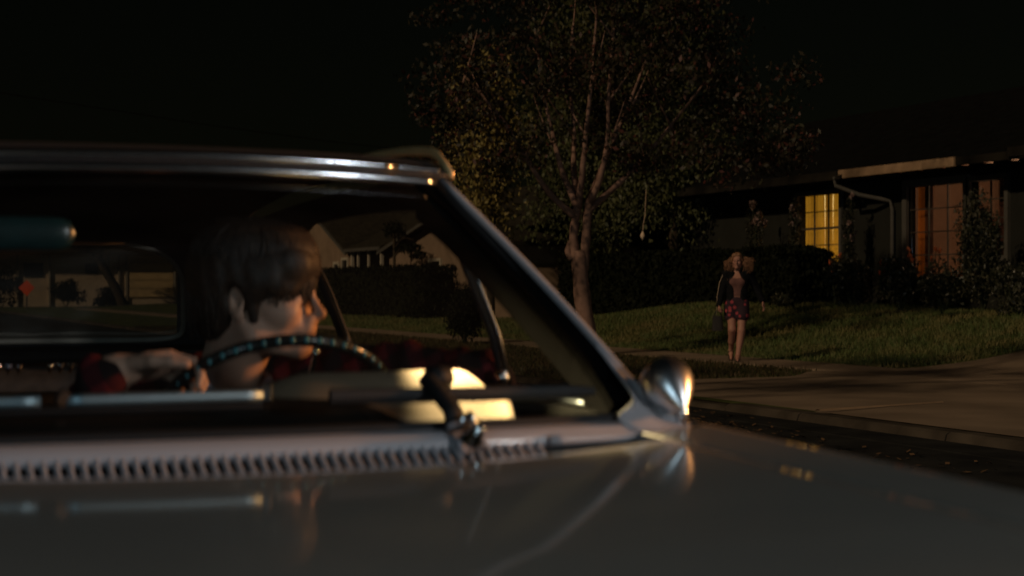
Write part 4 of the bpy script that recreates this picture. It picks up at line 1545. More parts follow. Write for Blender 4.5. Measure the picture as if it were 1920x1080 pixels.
build('header_trim', mb, M['satin'], car, smooth=True)
for (a, b, rr) in ((CX - .50, CX + .405, .0085), (CX + .408, CX + .497, .0075)):
    mb = MB()
    mb.tube([glass_top(x_) + Vector((0, .004, .030)) for x_ in np.linspace(a, b, 30)], rr, 12)
    build('roof_edge_trim', mb, M['satin'], car, smooth=True)
mb = MB()
mb.tube([glass_top(x_) + Vector((0, .012, .017)) for x_ in np.linspace(CX - .50, CX + .50, 30)], .011, 8)
build('header_gap', mb, M['rubber'], car)

# roof shell
def roof_pt(u, v):
    t = 2 * u - 1
    hw = .525 + .055 * math.sin(min(1, v * 1.6) * math.pi / 2) - .06 * max(0, v - .7) / .3
    x = CX + t * hw
    y0 = 2.965 - cb(CX + t * .5, .52)
    y = y0 + v * (4.86 - y0)
    z = 1.392 + .056 * (1 - math.exp(-v / .15)) - .14 * max(0, (v - .55) / .45) ** 2
    if v < .06:
        z -= .016 * (1 - v / .06) ** 2
    z -= .006 * abs(t) ** 6 + .004 * t * t
    return (x, y, z)
mb = MB()
mb.grid(roof_pt, 40, 60)
build('roof', mb, M['vinyl'], car, smooth=True, solid=.004)
mb = MB()
mb.grid(lambda u, v: tuple(Vector(roof_pt(.04 + .92 * u, .03 + .95 * v)) - Vector((0, 0, .035))), 16, 20)
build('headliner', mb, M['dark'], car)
for sgn in (1, -1):
    mb = MB()
    pts = []
    for v in np.linspace(.0, .95, 40):
        p = Vector(roof_pt(1 if sgn > 0 else 0, v))
        pts.append(p + Vector((sgn * .004, 0, .003 + .019 * smooth01(v / .07))))
    mb.tube(pts, .0095, 8, flat=(.6, 1))
    build('drip_rail', mb, M['rail'], car, smooth=True)
    # side header and rear quarter
    mb = MB()
    mb.grid(lambda u, v: (CX + sgn * (.515 + .045 * math.sin(u * math.pi) - .004 * v), 2.96 + 1.9 * u, 1.30 + .06 * v + .03 * math.sin(u * math.pi) - .05 * u * u), 30, 4)
    build('side_header', mb, M['dark'], car, solid=.02)
    mb = MB()
    # C pillar
    mb.add([(CX + sgn * .66, 4.35, .955), (CX + sgn * .66, 5.30, .955), (CX + sgn * .47, 4.92, 1.30), (CX + sgn * .55, 4.30, 1.34)], [(0, 1, 2, 3)])
    build('rear_pillar', mb, M['vinyl'], car, solid=.03)
    mb = MB()
    mb.add([(CX + sgn * .655, 3.98, .955), (CX + sgn * .655, 4.06, .955), (CX + sgn * .54, 4.22, 1.34), (CX + sgn * .54, 4.16, 1.34)], [(0, 1, 2, 3)])
    bp = MB()
    bp.tube([(CX + sgn * .662, 4.03, .955), (CX + sgn * .645, 4.055, 1.03), (CX + sgn * .615, 4.10, 1.14), (CX + sgn * .55, 4.20, 1.33)], [.017, .016, .015, .014], 10, flat=(1, 1))
    build('door_post', bp, M['rubber'], car, smooth=True)
    bp = MB()
    bp.tube([(CX + sgn * .662, 4.006, .957), (CX + sgn * .645, 4.031, 1.03), (CX + sgn * .615, 4.076, 1.14), (CX + sgn * .55, 4.176, 1.33)], .004, 8)
    build('door_post_trim', bp, M['satin'], car, smooth=True)
    # vent window: post, frame and little latch
    mb = MB()
    mb.tube([(CX + sgn * .655, 2.985, .955), (CX + sgn * .63, 2.99, 1.06), (CX + sgn * .575, 3.0, 1.20), (CX + sgn * .54, 3.01, 1.32)], .0125, 10, flat=(1, 1))
    vw = build('vent_window_post', mb, M['rubber'], car, smooth=True)
    mb = MB()
    mb.tube([(CX + sgn * .658, 2.972, .955), (CX + sgn * .633, 2.975, 1.06), (CX + sgn * .578, 2.985, 1.20), (CX + sgn * .545, 2.995, 1.30)], .0055, 8)
    build('trim', mb, M['gunmetal'], vw, smooth=True)
    mb = MB()
    mb.lathe([(.016, -.02), (.018, .0), (.012, .014), (.004, .018)], (CX + sgn * .63, 2.95, .975), (0, -1, .15), 14)
    mb.box((CX + sgn * .63, 2.955, .985), (.012, .05, .014), bev=.004)
    build('latch', mb, M['chrome'], vw, smooth=True)
    mb = MB()
    mb.add([(CX + sgn * .655, 2.50, .955), (CX + sgn * .655, 2.97, .955), (CX + sgn * .545, 2.99, 1.32)], [(0, 1, 2)])
    build('vent_glass', mb, M['glass_side'], car)

# rear window, its pale rim and parcel shelf
def rw(u, v):
    t = 2 * u - 1
    hw = (.46 + (.395 - .46) * v)
    x = CX + t * hw
    return (x, 5.22 - .30 * v - .04 * t * t, .985 + .30 * v * (1 - .0 * t) - .035 * abs(t) ** 6 * v)
mb = MB()
mb.grid(rw, 24, 12)
rwo = build('rear_window', mb, M['glass_back'], car, smooth=True)
mb = MB()
def rloop(k, p_=1.0, q_=1.0):
    a = 2 * math.pi * k / 72
    c_, s_ = math.cos(a), math.sin(a)
    ex = .42 if s_ > 0 else .2
    return rw((math.copysign(abs(c_) ** ex, c_) * p_ + 1) / 2, (math.copysign(abs(s_) ** ex, s_) * q_ + 1) / 2)
mb.tube([Vector(rloop(k)) + Vector((0, -.014, 0)) for k in range(73)], .010, 8, cap=False)
build('rim', mb, M['rim'], rwo, smooth=True)
mb = MB()
for sgn in (1, -1):
    mb.add([(CX + sgn * .45, 5.24, .97), (CX + sgn * .66, 5.20, .95), (CX + sgn * .55, 4.85, 1.33), (CX + sgn * .385, 4.89, 1.29)], [(0, 1, 2, 3)])
mb.grid(lambda u, v: tuple(Vector(rloop(u * 72, 1 + .3 * v, 1 + .4 * v)) + Vector((0, -.004, 0))), 72, 2)
mb.add([(CX - .42, 4.90, 1.285), (CX + .42, 4.90, 1.285), (CX + .42, 4.84, 1.36), (CX - .42, 4.84, 1.36)], [(0, 1, 2, 3)])
build('rear_window_surround', mb, M['vinyl'], car, solid=.02)
mb = MB()
mb.box((CX, 4.98, .955), (1.22, .52, .03), bev=.01)
build('parcel_shelf', mb, M['dark'], car)
# seats
def bench(y, ztop, name):
    mb = MB()
    mb.grid(lambda u, v: (CX + (2 * u - 1) * .60, y + .10 * (1 - v) - .05 * math.sin(math.pi * min(1, v * 1.05)) * 0 + .02 * math.cos(8 * math.pi * u) * 0, .30 + (ztop - .30) * v - .015 * abs(2 * u - 1) ** 4), 24, 10)
    s = build(name, mb, M['seat'], car, smooth=True, solid=.13)
    mb = MB()
    mb.box((CX, y - .28, .40), (1.20, .56, .16), bev=.05)
    build('cushion', mb, M['seat'], s)
    return s
fs_ = bench(3.74, .905, 'front_seat')
rs_ = bench(4.66, .93, 'rear_seat')
mb = MB()
for i in range(34):
    if i % 7 in (5, 6):
        continue
    x_ = CX - .60 + i * .0165 * 2 * .66
    mb.lathe([(.005, .005), (.0085, .0), (.006, -.009), (.0015, -.020)], (x_, 3.655, .982), (.1, -.2, 1), 8)
mb.tube([(CX - .60, 3.66, .984), (CX + .14, 3.66, .984)], .0022, 6)
build('beaded_trim', mb, M['chrome'], fs_, smooth=True)
mb = MB()
mb.box((.085, 3.30, .86), (.012, .10, .016), rot=Matrix.Rotation(R(25), 3, 'X'), bev=.004)
build('window_crank', mb, M['chrome'], car)

# sun visors
for (xa, xb) in ((CX - .55, CX - .185), (CX + .12, CX + .45)):
    mb = MB()
    xm = (xa + xb) / 2
    def vz(u, v):
        a = 2 * math.pi * v
        t = 2 * u - 1
        e = max(0.02, 1 - abs(t) ** 14) ** .5
        return (xm + t * (xb - xa) / 2, 2.965 + .014 * e * math.cos(a) - .01 * t * 0, 1.246 + .030 * e * math.sin(a) + .0)
    if xa < CX:
        mb.grid(vz, 40, 20)
        build('sun_visor', mb, M['teal'], car, smooth=True)
# dashboard: low padded shelf and the cream instrument hood before the wheel
mb = MB()
mb.grid(lambda u, v: (CX - .60 + 1.20 * u, 2.40 - cb(CX - .60 + 1.2 * u) * .9 + .045 + .33 * v, .922 + (.044 * math.sin(v * 2.2)) * (1 - smooth01((u - .66) / .15)) - .050 * v * smooth01((u - .66) / .15)), 30, 8)
mb.box((CX, 2.74, .72), (1.20, .03, .33))
db = build('dashboard', mb, M['dark'], car, solid=.006)
def ih(u, v):
    x = .50 + (.565 + .085 * v) * u
    end = smooth01((1 - u) / .16)
    crest_z = .912 + .090 * (.35 + .65 * end) * smooth01((x - .50) / .28)
    y = 2.485 + .235 * v
    z = .908 + .004 * smooth01((x - .5) / .2) + (crest_z - .912) * math.sin(v * math.pi / 2) ** 1.1
    return (x, y, z)
mb = MB()
mb.grid(ih, 40, 14)
build('instrument_hood', mb, M['dash'], db, smooth=True, solid=.004)

# steering wheel
WC = np.array([.80, 3.06, .91])
WR = .225
WT = R(50)
WU = np.array([0, -math.sin(WT), math.cos(WT)])
WN = np.array([0, math.cos(WT), math.sin(WT)])      # towards the driver
def rim(phi, r=WR):
    return WC + r * (math.cos(phi) * np.array([1, 0, 0]) + math.sin(phi) * WU)
stw = MB()
stw.tube([rim(a) for a in np.linspace(0, 2 * math.pi, 65)], .0125, 10, cap=False)
sw = build('steering_wheel', stw, M['wheelrim'], car, smooth=True)
mb = MB()
for k in range(54):
    a = 2 * math.pi * k / 54
    p = rim(a)
    tang = nrm(-math.sin(a) * np.array([1, 0, 0]) + math.cos(a) * WU)
    mb.lathe([(.0036, -.004), (.0056, 0), (.0036, .004)], p + np.array([0, -.0122, .001]), (0, 1, 0), 8)
build('grip_stud', mb, M['stud'], sw, smooth=True)
mb = MB()
mb.lathe([(.055, -.02), (.05, .02), (.02, .035)], WC - WN * .03, WN, 20)
for a in (R(0), R(180)):
    mb.tube([WC - WN * .03, WC - WN * .02 + (rim(a) - WC) * .5, rim(a)], [.018, .014, .010], 8, flat=(1, .4))
mb.tube([WC - WN * .03, WC - WN * .30], .03, 12)
build('hub', mb, M['wheelrim'], sw, smooth=True)
mb = MB()
mb.tube([WC - WN * .10 + np.array([.02, 0, 0]), np.array([.862, 2.985, 1.025])], .005, 8)
mb.lathe([(.003, -.01), (.0085, 0), (.003, .010)], (.862, 2.985, 1.028), (0, 0, 1), 12)
build('indicator_stalk', mb, M['chrome'], sw, smooth=True)

# wipers
def on_glass(x, v, lift=.012):
    u = ((x - CX) / (HB + (HT - HB) * v) + 1) / 2
    return Vector(ws(u, v)) + Vector((0, -lift * .62, lift * .78))
w1 = MB()
xs = np.linspace(-.06, .612, 24)
w1.tube([on_glass(x_, .105 + .010 * (x_ + .06)) for x_ in xs if x_ < .315], .0082, 10, flat=(.8, 1.1))
w1.tube([on_glass(x_, .105 + .010 * (x_ + .06)) for x_ in np.linspace(.325, .615, 12)], .0085, 10, flat=(.8, 1.1))
wp = build('wiper', w1, M['brushed'], car, smooth=True)
mb = MB()
mb.tube([on_glass(x_, .085, .006) for x_ in np.linspace(-.06, .612, 24)], .005, 6)
mb.tube([on_glass(.318, .11, .02), on_glass(.322, .10, .022)], .012, 8)
build('blade', mb, M['rubber'], wp)
mb = MB()
mb.box(on_glass(.622, .115, .016), (.016, .012, .030), bev=.004)
build('end_clip', mb, M['satin'], wp)
w2 = MB()
PV = Vector((.905, 2.345, .925))
w2.tube([PV + Vector((0, 0, .005)), PV + Vector((-.004, .015, .035)), on_glass(.89, .13, .02), on_glass(.905, .17, .016)], [.019, .017, .018, .012], 10, flat=(1, .7))
w2.tube([on_glass(.895, .15, .018), on_glass(.93, .15, .016)], .017, 8)
wp2 = build('wiper', w2, M['rubber'], car, smooth=True)
mb = MB()
mb.tube([on_glass(x_, .098 - .02 * (x_ - .8), .012) for x_ in np.linspace(.72, 1.19, 16)], [.010] * 14 + [.008, .005], 8, flat=(.8, 1.25))
build('blade', mb, M['rubber'], wp2)
mb = MB()
mb.lathe([(.022, -.03), (.022, .0), (.018, .010), (.012, .020), (.009, .034), (.003, .038)], PV + Vector((.012, -.028, -.012)), (.15, -.6, .75), 20)
mb.tube([PV + Vector((-.02, -.005, .012)), PV + Vector((.012, -.02, .028)), PV + Vector((.03, -.012, .006))], [.006, .009, .006], 8)
build('spindle', mb, M['chrome'], wp2, smooth=True)

# bullet mirror on the fender
mc = Vector((1.302, 2.405, .990))
axis = Vector((.05, -.80, -.58)).normalized()
mb = MB()
rad = .0455
mb.lathe([(.001, -.040), (rad * .55, -.036), (rad * .86, -.024), (rad * .985, -.008), (rad, .004), (rad * .94, .016), (rad * .72, .034), (rad * .42, .052), (rad * .18, .064), (rad * .06, .070), (.001, .072)], mc, axis, 40)
mr = build('fender_mirror', mb, M['mirror'], car, smooth=True)
mb = MB()
mb.tube([mc + Vector((.012, -.02, -.03)), mc + Vector((.018, -.022, -.048)), mc + Vector((.020, -.020, -.078))], [.010, .0105, .014], 14)
mb.lathe([(.024, 0), (.022, .005), (.015, .009)], mc + Vector((.020, -.020, -.078)), (0, 0, 1), 18)
build('stalk', mb, M['chrome'], mr, smooth=True)

# ------------------------------------------------------------------ the driver
HEADC = np.array([.803, 3.20, 1.134])
ang = R(9)
hf = nrm(np.array(XC) * math.cos(ang) - np.array(YC) * math.sin(ang) + np.array([0, 0, -.03]))
hl_ = nrm(np.cross([0, 0, 1], hf))
hu = np.cross(hf, hl_)
SH, SF = 1.02, 1.12
man = thing('person', (.85, 3.42, .45), 'young man with a dark fringe and plaid jacket sitting at the steering wheel', 'person')
S = SDF()
HP = add_head(S, HEADC, hf, hl_, hu, SH, SF)
chest = np.array([.80, 3.42, .78])
neck0 = HP(-.030, 0, -.055)
neck1 = np.array([.765, 3.315, .955])
S.cone(neck0, .056, neck1, .060, .03)
S.cone(HP(-.02, 0, -.09), .045, neck1 + np.array([.02, -.03, .01]), .05, .03)
S.ell(chest, (.17, .105, .20), None, .04)
S.ell(chest + np.array([0, .03, -.25]), (.155, .115, .18), None, .05)
RS, RE, RWr = np.array([.615, 3.36, .925]), np.array([.455, 3.20, .80]), np.array([.490, 2.985, 1.000])
LS, LE, LW = np.array([1.00, 3.32, .945]), np.array([1.225, 3.06, .955]), np.array([1.10, 2.93, .935])
S.chain([chest + np.array([-.08, 0, .12]), RS, RE, RWr], [.07, .062, .044, .028], .03)
S.chain([chest + np.array([.08, 0, .12]), LS, LE, LW], [.07, .062, .044, .028], .03)
for sx in (-.09, .10):                      # thighs and shins down to the pedals
    hip = chest + np.array([sx, .03, -.30])
    knee = np.array([chest[0] + sx * 1.3, 3.00, .58])
    foot = np.array([chest[0] + sx * 1.2, 2.66, .36])
    S.chain([hip, knee, foot], [.085, .06, .042], .03)
    S.cone(foot, .042, foot + np.array([0, -.12, -.01]), .032, .02)
add_hand(S, RWr, np.array([.93, .05, .12]), np.array([.10, -.45, -.88]), -1, 1.08, curl=(28, 48, 40))
add_hand(S, LW, np.array([-.75, -.2, -.2]), np.array([-.2, -.5, -.8]), 1, 1.0, curl=(30, 50, 40))
V, F = S.mesh(.0048)
body = build_np('body', V, F, M['skin'], man, smooth=True)
for sd in (-1, 1):
    mb = MB()
    c = HP(.0835, sd * .031, -.0015)
    mb.lathe([(.001, -.0105), (.0075, -.0075), (.0105, 0), (.0075, .0075), (.001, .0105)], c, hf, 14)
    build('eye', mb, M['eye'], man, smooth=True)
J = SDF()
J.ell(chest + np.array([0, 0, .02]), (.195, .130, .215), None, .05)
J.ell(chest + np.array([0, .03, -.24]), (.18, .14, .19), None, .05)
J.chain([chest + np.array([-.08, 0, .13]), RS, RE, RWr - np.array([.03, 0, 0.02])], [.09, .080, .062, .048], .04)
J.chain([chest + np.array([.08, 0, .13]), LS, LS * .5 + LE * .5 + np.array([0, 0, .012]), LE, LW + np.array([.02, .03, 0])], [.09, .084, .070, .066, .046], .03)
J.chain([neck1 + np.array([-.06, .05, -.035]), neck1 + np.array([-.075, -.02, -.05])], [.04, .035], .04)
J.chain([neck1 + np.array([.08, .05, -.02]), neck1 + np.array([.10, -.04, -.035])], [.045, .04], .04)
J.cone(neck1 + np.array([.01, -.10, -.03]), .060, neck1 + np.array([.02, -.02, .10]), .072, .02, 's')
def folds(X, Y, Z):
    return .004 * np.sin(X * 55 + Z * 30) * np.sin(Y * 40 + 1) + .003 * np.sin(X * 90 - Y * 60)
V, F = J.mesh(.008, folds)
build_np('jacket', V, F, M['plaid'], man, smooth=True)
C_ = SDF()
cc = neck1 + np.array([.005, -.01, .0])
for sgn in (-1, 1):
    C_.chain([cc + np.array([sgn * .075, .03, .015]), cc + np.array([sgn * .070, -.03, .005]), cc + np.array([sgn * .03, -.075, -.035])], [.012, .013, .010], .01)
C_.chain([cc + np.array([-.075, .03, .015]), cc + np.array([0, .07, .02]), cc + np.array([.075, .03, .015])], [.012, .012, .012], .01)
V, F = C_.mesh(.005)
build_np('shirt_collar', V, F, M['shirt'], man, smooth=True)
# hair: a mop shaped over the skull with a long fringe and side locks
Hs = SDF()
Hr = frame(hf, hl_, hu)
Hs.ell(HP(-.018, 0, .055), np.array([.112 * SF, .094, .098]) * SH, Hr, .02)
Hs.ell(HP(-.050, 0, .005), np.array([.070 * SF, .083, .090]) * SH, Hr, .03)
Hs.ell(HP(-.060, 0, -.045), np.array([.045 * SF, .062, .050]) * SH, Hr, .03)
Hs.ell(HP(.056, 0, .066), np.array([.046 * SF, .070, .042]) * SH, Hr, .06)
for sd in (-1, 1):
    Hs.ell(HP(.020, sd * .074, .030), np.array([.045, .020, .034]) * SH, Hr, .02)
    Hs.cone(HP(.008, sd * .078, .015), .015 * SH, HP(.016, sd * .070, -.046), .008 * SH, .012)      # sideburn
    Hs.cone(HP(.03, sd * .072, .03), .018 * SH, HP(.070, sd * .052, .014), .012 * SH, .02)
    Hs.ell(HP(-.018, sd * .088, -.012), np.array([.021, .016, .034]) * SH, Hr, .008, 's')       # ear showing
    Hs.ell(HP(.04, sd * .085, -.045), np.array([.020, .02, .05]) * SH, Hr, .008, 's')
V, F = Hs.mesh(.005, lambda X, Y, Z: .0012 * np.sin(130 * (X * hl_[0] + Y * hl_[1]) + 25 * Z) + .001 * np.sin(170 * (X * hf[0] + Y * hf[1]) + 30 * Z))
hr = build_np('hair', V, F, M['hair'], man, smooth=True)
mb = MB()
for i in range(760):
    th = rng.uniform(-1.75, 1.75) if i % 3 else rng.uniform(-3.1, 3.1)            # round the head from one side, past the brow, to the other
    a0 = th + rng.uniform(-.25, .25)
    top = HP(-.03 + .02 * math.cos(th) + rng.uniform(-.03, .03), -.03 * math.sin(th), .149 + rng.uniform(-.008, .004))
    def ringp(ang_, z, g=1.0):
        return HP((-.012 + .115 * math.cos(ang_)) * g, -.093 * math.sin(ang_) * g, z)
    zend = .030 - .020 * math.cos(th) + rng.uniform(-.024, .014)
    if abs(th) > 1.9:
        zend = -.060 + rng.uniform(-.035, .02)
    elif 1.35 < abs(th):
        zend = .036 + rng.uniform(-.012, .012)
    if abs(th) < .9:
        zend = .006 + rng.uniform(-.026, .014)
    pts = [top, ringp(a0, .138, .62), ringp(a0, .112, .90), ringp(a0 + rng.uniform(-.08, .08), .07, 1.0), ringp(a0 + rng.uniform(-.15, .15), (.07 + zend) / 2, 1.0), ringp(a0 + rng.uniform(-.2, .2), zend, .93)]
    limb(mb, pts, .0036, .0009, 4)
for i in range(210):                         # shaggy fringe falling over the brow
    th = rng.uniform(-1.25, 1.25)
    w_ = rng.uniform(-.16, .16)
    def fr(a_, z_, g_):
        return HP(-.012 + .112 * math.cos(a_) * g_, -.090 * math.sin(a_) * g_, z_)
    limb(mb, [fr(th, .128, .86), fr(th + w_ * .3, .098, 1.03), fr(th + w_ * .7, .055, 1.06), fr(th + w_, .004 + .018 * abs(th) + rng.uniform(-.020, .026), 1.0)], .0042, .0010, 4)
build('lock', mb, M['hair'], hr, smooth=True)

# ------------------------------------------------------------------ the woman
WP = np.array([12.36, 20.66, .083])
wf = nrm(np.array([-.50, -.866, 0]))
wl = np.array([-wf[1], wf[0], 0])
def L(l, f, z):
    return WP + wl * l + wf * f + np.array([0, 0, z])
wom = thing('person', tuple(WP), 'woman with windblown hair, black jacket and floral shorts walking off the lawn', 'person')
WR3 = frame(wf, wl, (0, 0, 1))
S = SDF()
WHP = add_head(S, L(.0, .045, 1.465), nrm(wf + wl * -.12 + np.array([0, 0, -.05])), wl, np.array([0, 0, 1.]), .95, 1.0, .95)
S.cone(L(0, .015, 1.40), .046, L(0, .0, 1.28), .050, .03)
S.ell(L(0, .0, 1.17), (.095, .150, .155), WR3, .04)
S.ell(L(0, .0, .99), (.080, .118, .13), WR3, .05)
S.ell(L(0, -.01, .85), (.105, .158, .115), WR3, .05)
for sd in (-1, 1):
    S.ell(L(sd * .058, .060, 1.165), (.044, .05, .05), WR3, .05)
RA = [L(-.155, .02, 1.275), L(-.215, .01, 1.03), L(-.265, .09, .82)]
LA = [L(.155, -.02, 1.295), L(.275, -.10, 1.08), L(.370, -.08, .88)]
S.chain([L(-.06, 0, 1.26)] + RA, [.055, .050, .037, .024], .03)
S.chain([L(.06, 0, 1.26)] + LA, [.055, .050, .037, .024], .03)
S.chain([L(.080, 0, .82), L(.060, .10, .45), L(.010, .16, .075)], [.085, .053, .036], .03)
S.cone(L(.064, .085, .40), .048, L(.035, .11, .25), .047, .03)
S.chain([L(.010, .16, .075), L(.008, .22, .045), L(.004, .32, .022)], [.036, .032, .020], .02)
S.chain([L(-.085, 0, .82), L(-.075, .06, .46), L(-.085, -.20, .155)], [.085, .053, .036], .03)
S.cone(L(-.077, .02, .41), .048, L(-.08, -.08, .28), .047, .03)
S.chain([L(-.085, -.20, .155), L(-.085, -.16, .10), L(-.085, -.085, .025)], [.036, .034, .020], .02)
add_hand(S, RA[2], nrm(L(-.27, .075, .6) - L(-.265, .06, .83)), wl, 1, .92, curl=(50, 65, 50))
add_hand(S, LA[2], nrm(LA[2] - LA[1] + np.array([0, 0, -.05])), -wl, -1, .92, curl=(18, 25, 18))
V, F = S.mesh(.0065)
build_np('body', V, F, M['skin2'], wom, smooth=True)
for sd in (-1, 1):
    mb = MB()
    mb.lathe([(.001, -.0105), (.0075, -.0075), (.0105, 0), (.0075, .0075), (.001, .0105)], WHP(.0825, sd * .031, -.0015), wf, 12)
    build('eye', mb, M['eye'], wom, smooth=True)
T = SDF()
T.ell(L(0, .0, 1.135), (.104, .157, .12), WR3, .04)
T.ell(L(0, .0, .99), (.088, .126, .13), WR3, .05)
for sd in (-1, 1):
    T.ell(L(sd * .058, .066, 1.165), (.050, .056, .055), WR3, .05)
V, F = T.mesh(.008)
build_np('top', V, F, M['top'], wom, smooth=True)
T = SDF()
T.ell(L(0, -.01, .86), (.115, .168, .125), WR3, .05)
T.cone(L(.080, .01, .80), .100, L(.075, .045, .66), .102, .04)
T.cone(L(-.085, .0, .80), .100, L(-.088, .005, .66), .102, .04)
T.ell(L(.077, .05, .54), (.13, .13, .055), WR3, .01, 's')
T.ell(L(-.088, .0, .54), (.13, .13, .055), WR3, .01, 's')
V, F = T.mesh(.008)
build_np('shorts', V, F, M['floral'], wom, smooth=True)
T = SDF()
T.ell(L(0, -.005, 1.17), (.122, .182, .165), WR3, .04)
T.ell(L(0, -.01, 1.0), (.110, .160, .14), WR3, .05)
T.ell(L(0, -.02, .88), (.125, .175, .09), WR3, .05)
T.chain([L(-.07, 0, 1.27)] + RA, [.070, .066, .052, .040], .03)
T.chain([L(.07, 0, 1.27)] + LA[:2] + [LA[2] + np.array([0, 0, .01])], [.070, .066, .056, .046], .03)
T.cone(L(.0, .145, 1.36), .085, L(.0, .15, .78), .085, .02, 's')
T.ell(L(.0, .035, 1.385), (.075, .075, .085), WR3, .02, 's')
V, F = T.mesh(.008, lambda X, Y, Z: .004 * np.sin(X * 45 + Z * 25) * np.sin(Y * 38))
build_np('jacket', V, F, M['black_cloth'], wom, smooth=True)
mb = MB()
mb.tube([L(.050 * math.sin(a), .012 + .050 * math.cos(a), 1.335 - .008 * math.cos(a)) for a in np.linspace(0, 2 * math.pi, 25)], .007, 6, cap=False)
build('choker', mb, M['black_cloth'], wom)
for (l_, f0, f1, z0, z1) in ((.006, .15, .33, .062, .012), (-.085, -.22, -.075, .14, .012)):
    mb = MB()
    mb.tube([L(l_, f0 - .03, z0 - .045), L(l_, (f0 + f1) / 2, (z0 + z1) / 2 - .030), L(l_, f1, z1 - .004)], [.028, .032, .030], 10, flat=(1.2, .35))
    mb.tube([L(l_ - .040, f0 + .07, z0 - .03), L(l_, f0 + .09, z0 + .012), L(l_ + .040, f0 + .07, z0 - .03)], .006, 6)
    build('sandal', mb, M['leather'], wom)
hs = SDF()
hs.ell(WHP(-.018, 0, .048), np.array([.102, .083, .086]) * .95, WR3, .02)
hs.ell(WHP(-.055, 0, -.02), np.array([.060, .085, .10]) * .95, WR3, .03)
hs.ell(WHP(.052, -.028, .088), np.array([.050, .046, .036]) * .95, WR3, .02)
hs.ell(WHP(.052, .028, .088), np.array([.050, .046, .036]) * .95, WR3, .02)
for sd in (-1, 1):
    hs.cone(WHP(.06, sd * .062, .06), .018, WHP(.02, sd * .085, .0), .02, .02)
    hs.cone(WHP(-.01, sd * .080, .03), .022, WHP(-.02, sd * .10, -.05), .03, .02)
V, F = hs.mesh(.007, lambda X, Y, Z: .004 * np.sin(X * 90 + Z * 40) * np.sin(Y * 80))
hw_ = build_np('hair', V, F, M['blond'], wom, smooth=True)
mb = MB()
for i in range(420):
    sd = -1 if i % 2 else 1
    st = WHP(rng.uniform(-.07, .02), sd * rng.uniform(.06, .085), rng.uniform(-.06, .05))
    out = rng.uniform(.05, .18) if sd > 0 else rng.uniform(.03, .115)
    drop = rng.uniform(.02, .14) if sd > 0 else rng.uniform(.06, .22)
    e = st + wl * sd * out + np.array([0, 0, -drop]) + wf * rng.uniform(-.05, .04)
    m1 = st + wl * sd * out * .45 + np.array([0, 0, -drop * .15]) + wf * rng.uniform(-.02, .03)
    m2 = st + wl * sd * out * .95 + np.array([0, 0, -drop * .55]) + wf * rng.uniform(-.03, .03)
    e2 = e - wl * sd * rng.uniform(.0, .05) + np.array([0, 0, rng.uniform(-.03, .02)])
    limb(mb, [st, m1 + rng.normal(0, .012, 3), m2 + rng.normal(0, .014, 3), e2], .0052, .0016, 4)
build('lock', mb, M['blond'], hw_, smooth=True)
# handbag hanging from her right hand
bagc = L(-.285, .085, .56)
bag = thing('handbag', tuple(bagc), 'small dark handbag hanging from the walking woman\'s hand', 'bag')
mb = MB()
rz = Matrix.Rotation(math.atan2(wl[1], wl[0]), 3, 'Z')
def bagp(u, v):
    a = 2 * math.pi * u
    w_ = .085 * (1 - .18 * v)
    d_ = .045 * (1 - .45 * v)
    ca, sa = math.cos(a), math.sin(a)
    p = rz @ Vector((w_ * math.copysign(abs(ca) ** .5, ca), d_ * math.copysign(abs(sa) ** .6, sa), -.12 + .22 * v))
    return Vector(bagc) + p
mb.grid(bagp, 28, 8)
mb.add([bagp(i / 28, 0) for i in range(28)], [tuple(range(28))])
mb.add([bagp(i / 28, 1) for i in range(28)], [tuple(range(28))])
build('pouch', mb, M['leather'], bag, smooth=True)
mb = MB()
hb = Vector(L(-.275, .075, .755))
mb.tube([Vector(bagc) + rz @ Vector((-.06, 0, .09)), hb + rz @ Vector((-.03, 0, -.03)), hb, hb + rz @ Vector((.03, 0, -.03)), Vector(bagc) + rz @ Vector((.06, 0, .09))], .008, 8)
build('handle', mb, M['leather'], bag, smooth=True)
mb = MB()
mb.tube([Vector(L(-.19, .06, 1.30)), Vector(L(-.255, .06, 1.15)), Vector(L(-.29, .07, .95)), Vector(L(-.30, .08, .66))], .006, 6)
build('strap', mb, M['tan'], bag, smooth=True)

# ------------------------------------------------------------------ lights
def look_rot(d):
    return Vector(d).to_track_quat('-Z', 'Y').to_euler()
sun = bpy.data.lights.new('moonlight', 'SUN')
sun.energy = 0.84
sun.angle = R(1.2)
sun.color = (1.0, 0.75, 0.48)
so = bpy.data.objects.new('moonlight', sun)
COL.objects.link(so)
so.rotation_euler = look_rot(-SUN_TO)

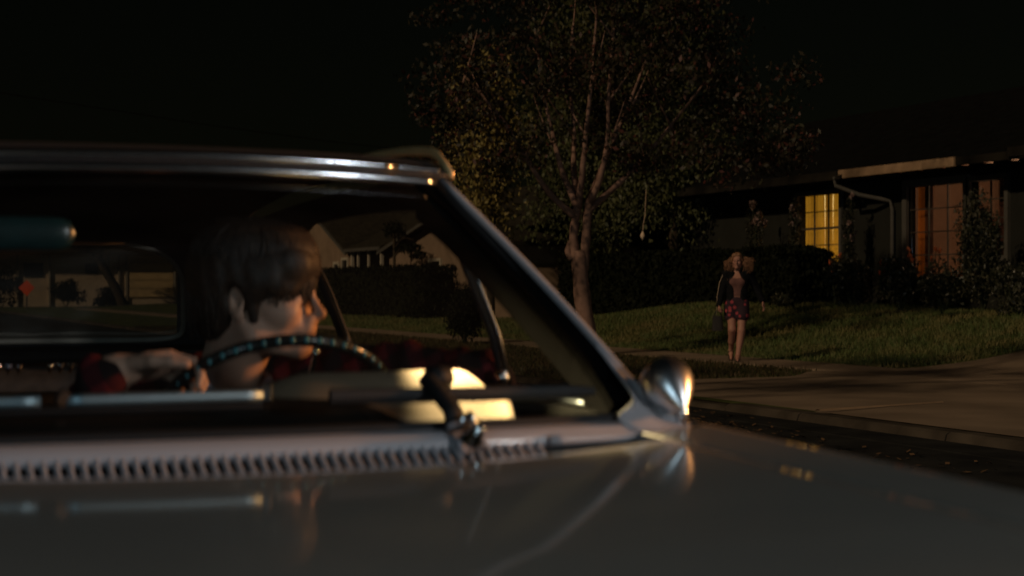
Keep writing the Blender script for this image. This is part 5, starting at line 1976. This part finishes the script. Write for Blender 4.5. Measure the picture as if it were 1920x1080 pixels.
def lamp(name, loc, energy, col, radius):
    l = bpy.data.lights.new(name, 'POINT')
    l.energy = energy
    l.color = col
    l.shadow_soft_size = radius
    o = bpy.data.objects.new(name, l)
    COL.objects.link(o)
    o.location = loc
    return o
lamp('assumed_cool_light', (-6.0, -7.5, 2.6), 440, (0.60, 0.86, 1.0), 1.25)  # assumed unseen soft source with no fixture, gives chrome and mirror their cool highlights
lamp('assumed_pale_light', (5.6, -4.6, 3.0), 540, (0.92, 0.97, 1.0), .32)  # assumed unseen source, also without a fixture, for the trim highlight and cowl
wl_ = bpy.data.lights.new('assumed_warm_spot', 'SPOT')  # assumed unseen warm source, cone narrowed to keep it off the hood
wl_.energy = 2600
wl_.color = (1.0, 0.42, 0.13)
wl_.shadow_soft_size = .3
wl_.spot_size = R(20)
wl_.spot_blend = .45
wlo = bpy.data.objects.new('assumed_warm_spot', wl_)
COL.objects.link(wlo)
wlo.location = (9.0, 1.0, 2.3)
wlo.rotation_euler = look_rot(Vector((1.0, 3.45, 1.2)) - Vector((9.0, 1.0, 2.3)))
lamp('room_lamp', (21.6, 25.0, 3.0), 46, (1.0, 0.68, 0.42), .15)
ml = bpy.data.lights.new('added_dash_spot', 'SPOT')  # added spot without a fixture, brightens the instrument hood
ml.energy = 260.0
ml.color = (1.0, 0.76, 0.38)
ml.shadow_soft_size = .012
ml.spot_size = R(42)
ml.spot_blend = 1.0
mo = bpy.data.objects.new('added_dash_spot', ml)
COL.objects.link(mo)
mo.location = (1.04, 2.93, 1.30)
mo.rotation_euler = look_rot(Vector((1.07, 2.60, .95)) - Vector((1.04, 2.93, 1.30)))

# ------------------------------------------------------------------ camera
cam = bpy.data.cameras.new('camera')
cam.sensor_width = 36
cam.lens = 3045 / 1920 * 36
cam.clip_start = 0.05
cam.clip_end = 2000
cam.dof.use_dof = True
cam.dof.focus_distance = 9.0
cam.dof.aperture_fstop = 3.2
cam.dof.aperture_ratio = 1.6
co = bpy.data.objects.new('camera', cam)
COL.objects.link(co)
co.location = (0, 0, 1.15)
co.rotation_euler = (R(90), 0, -YAW)
scene.camera = co
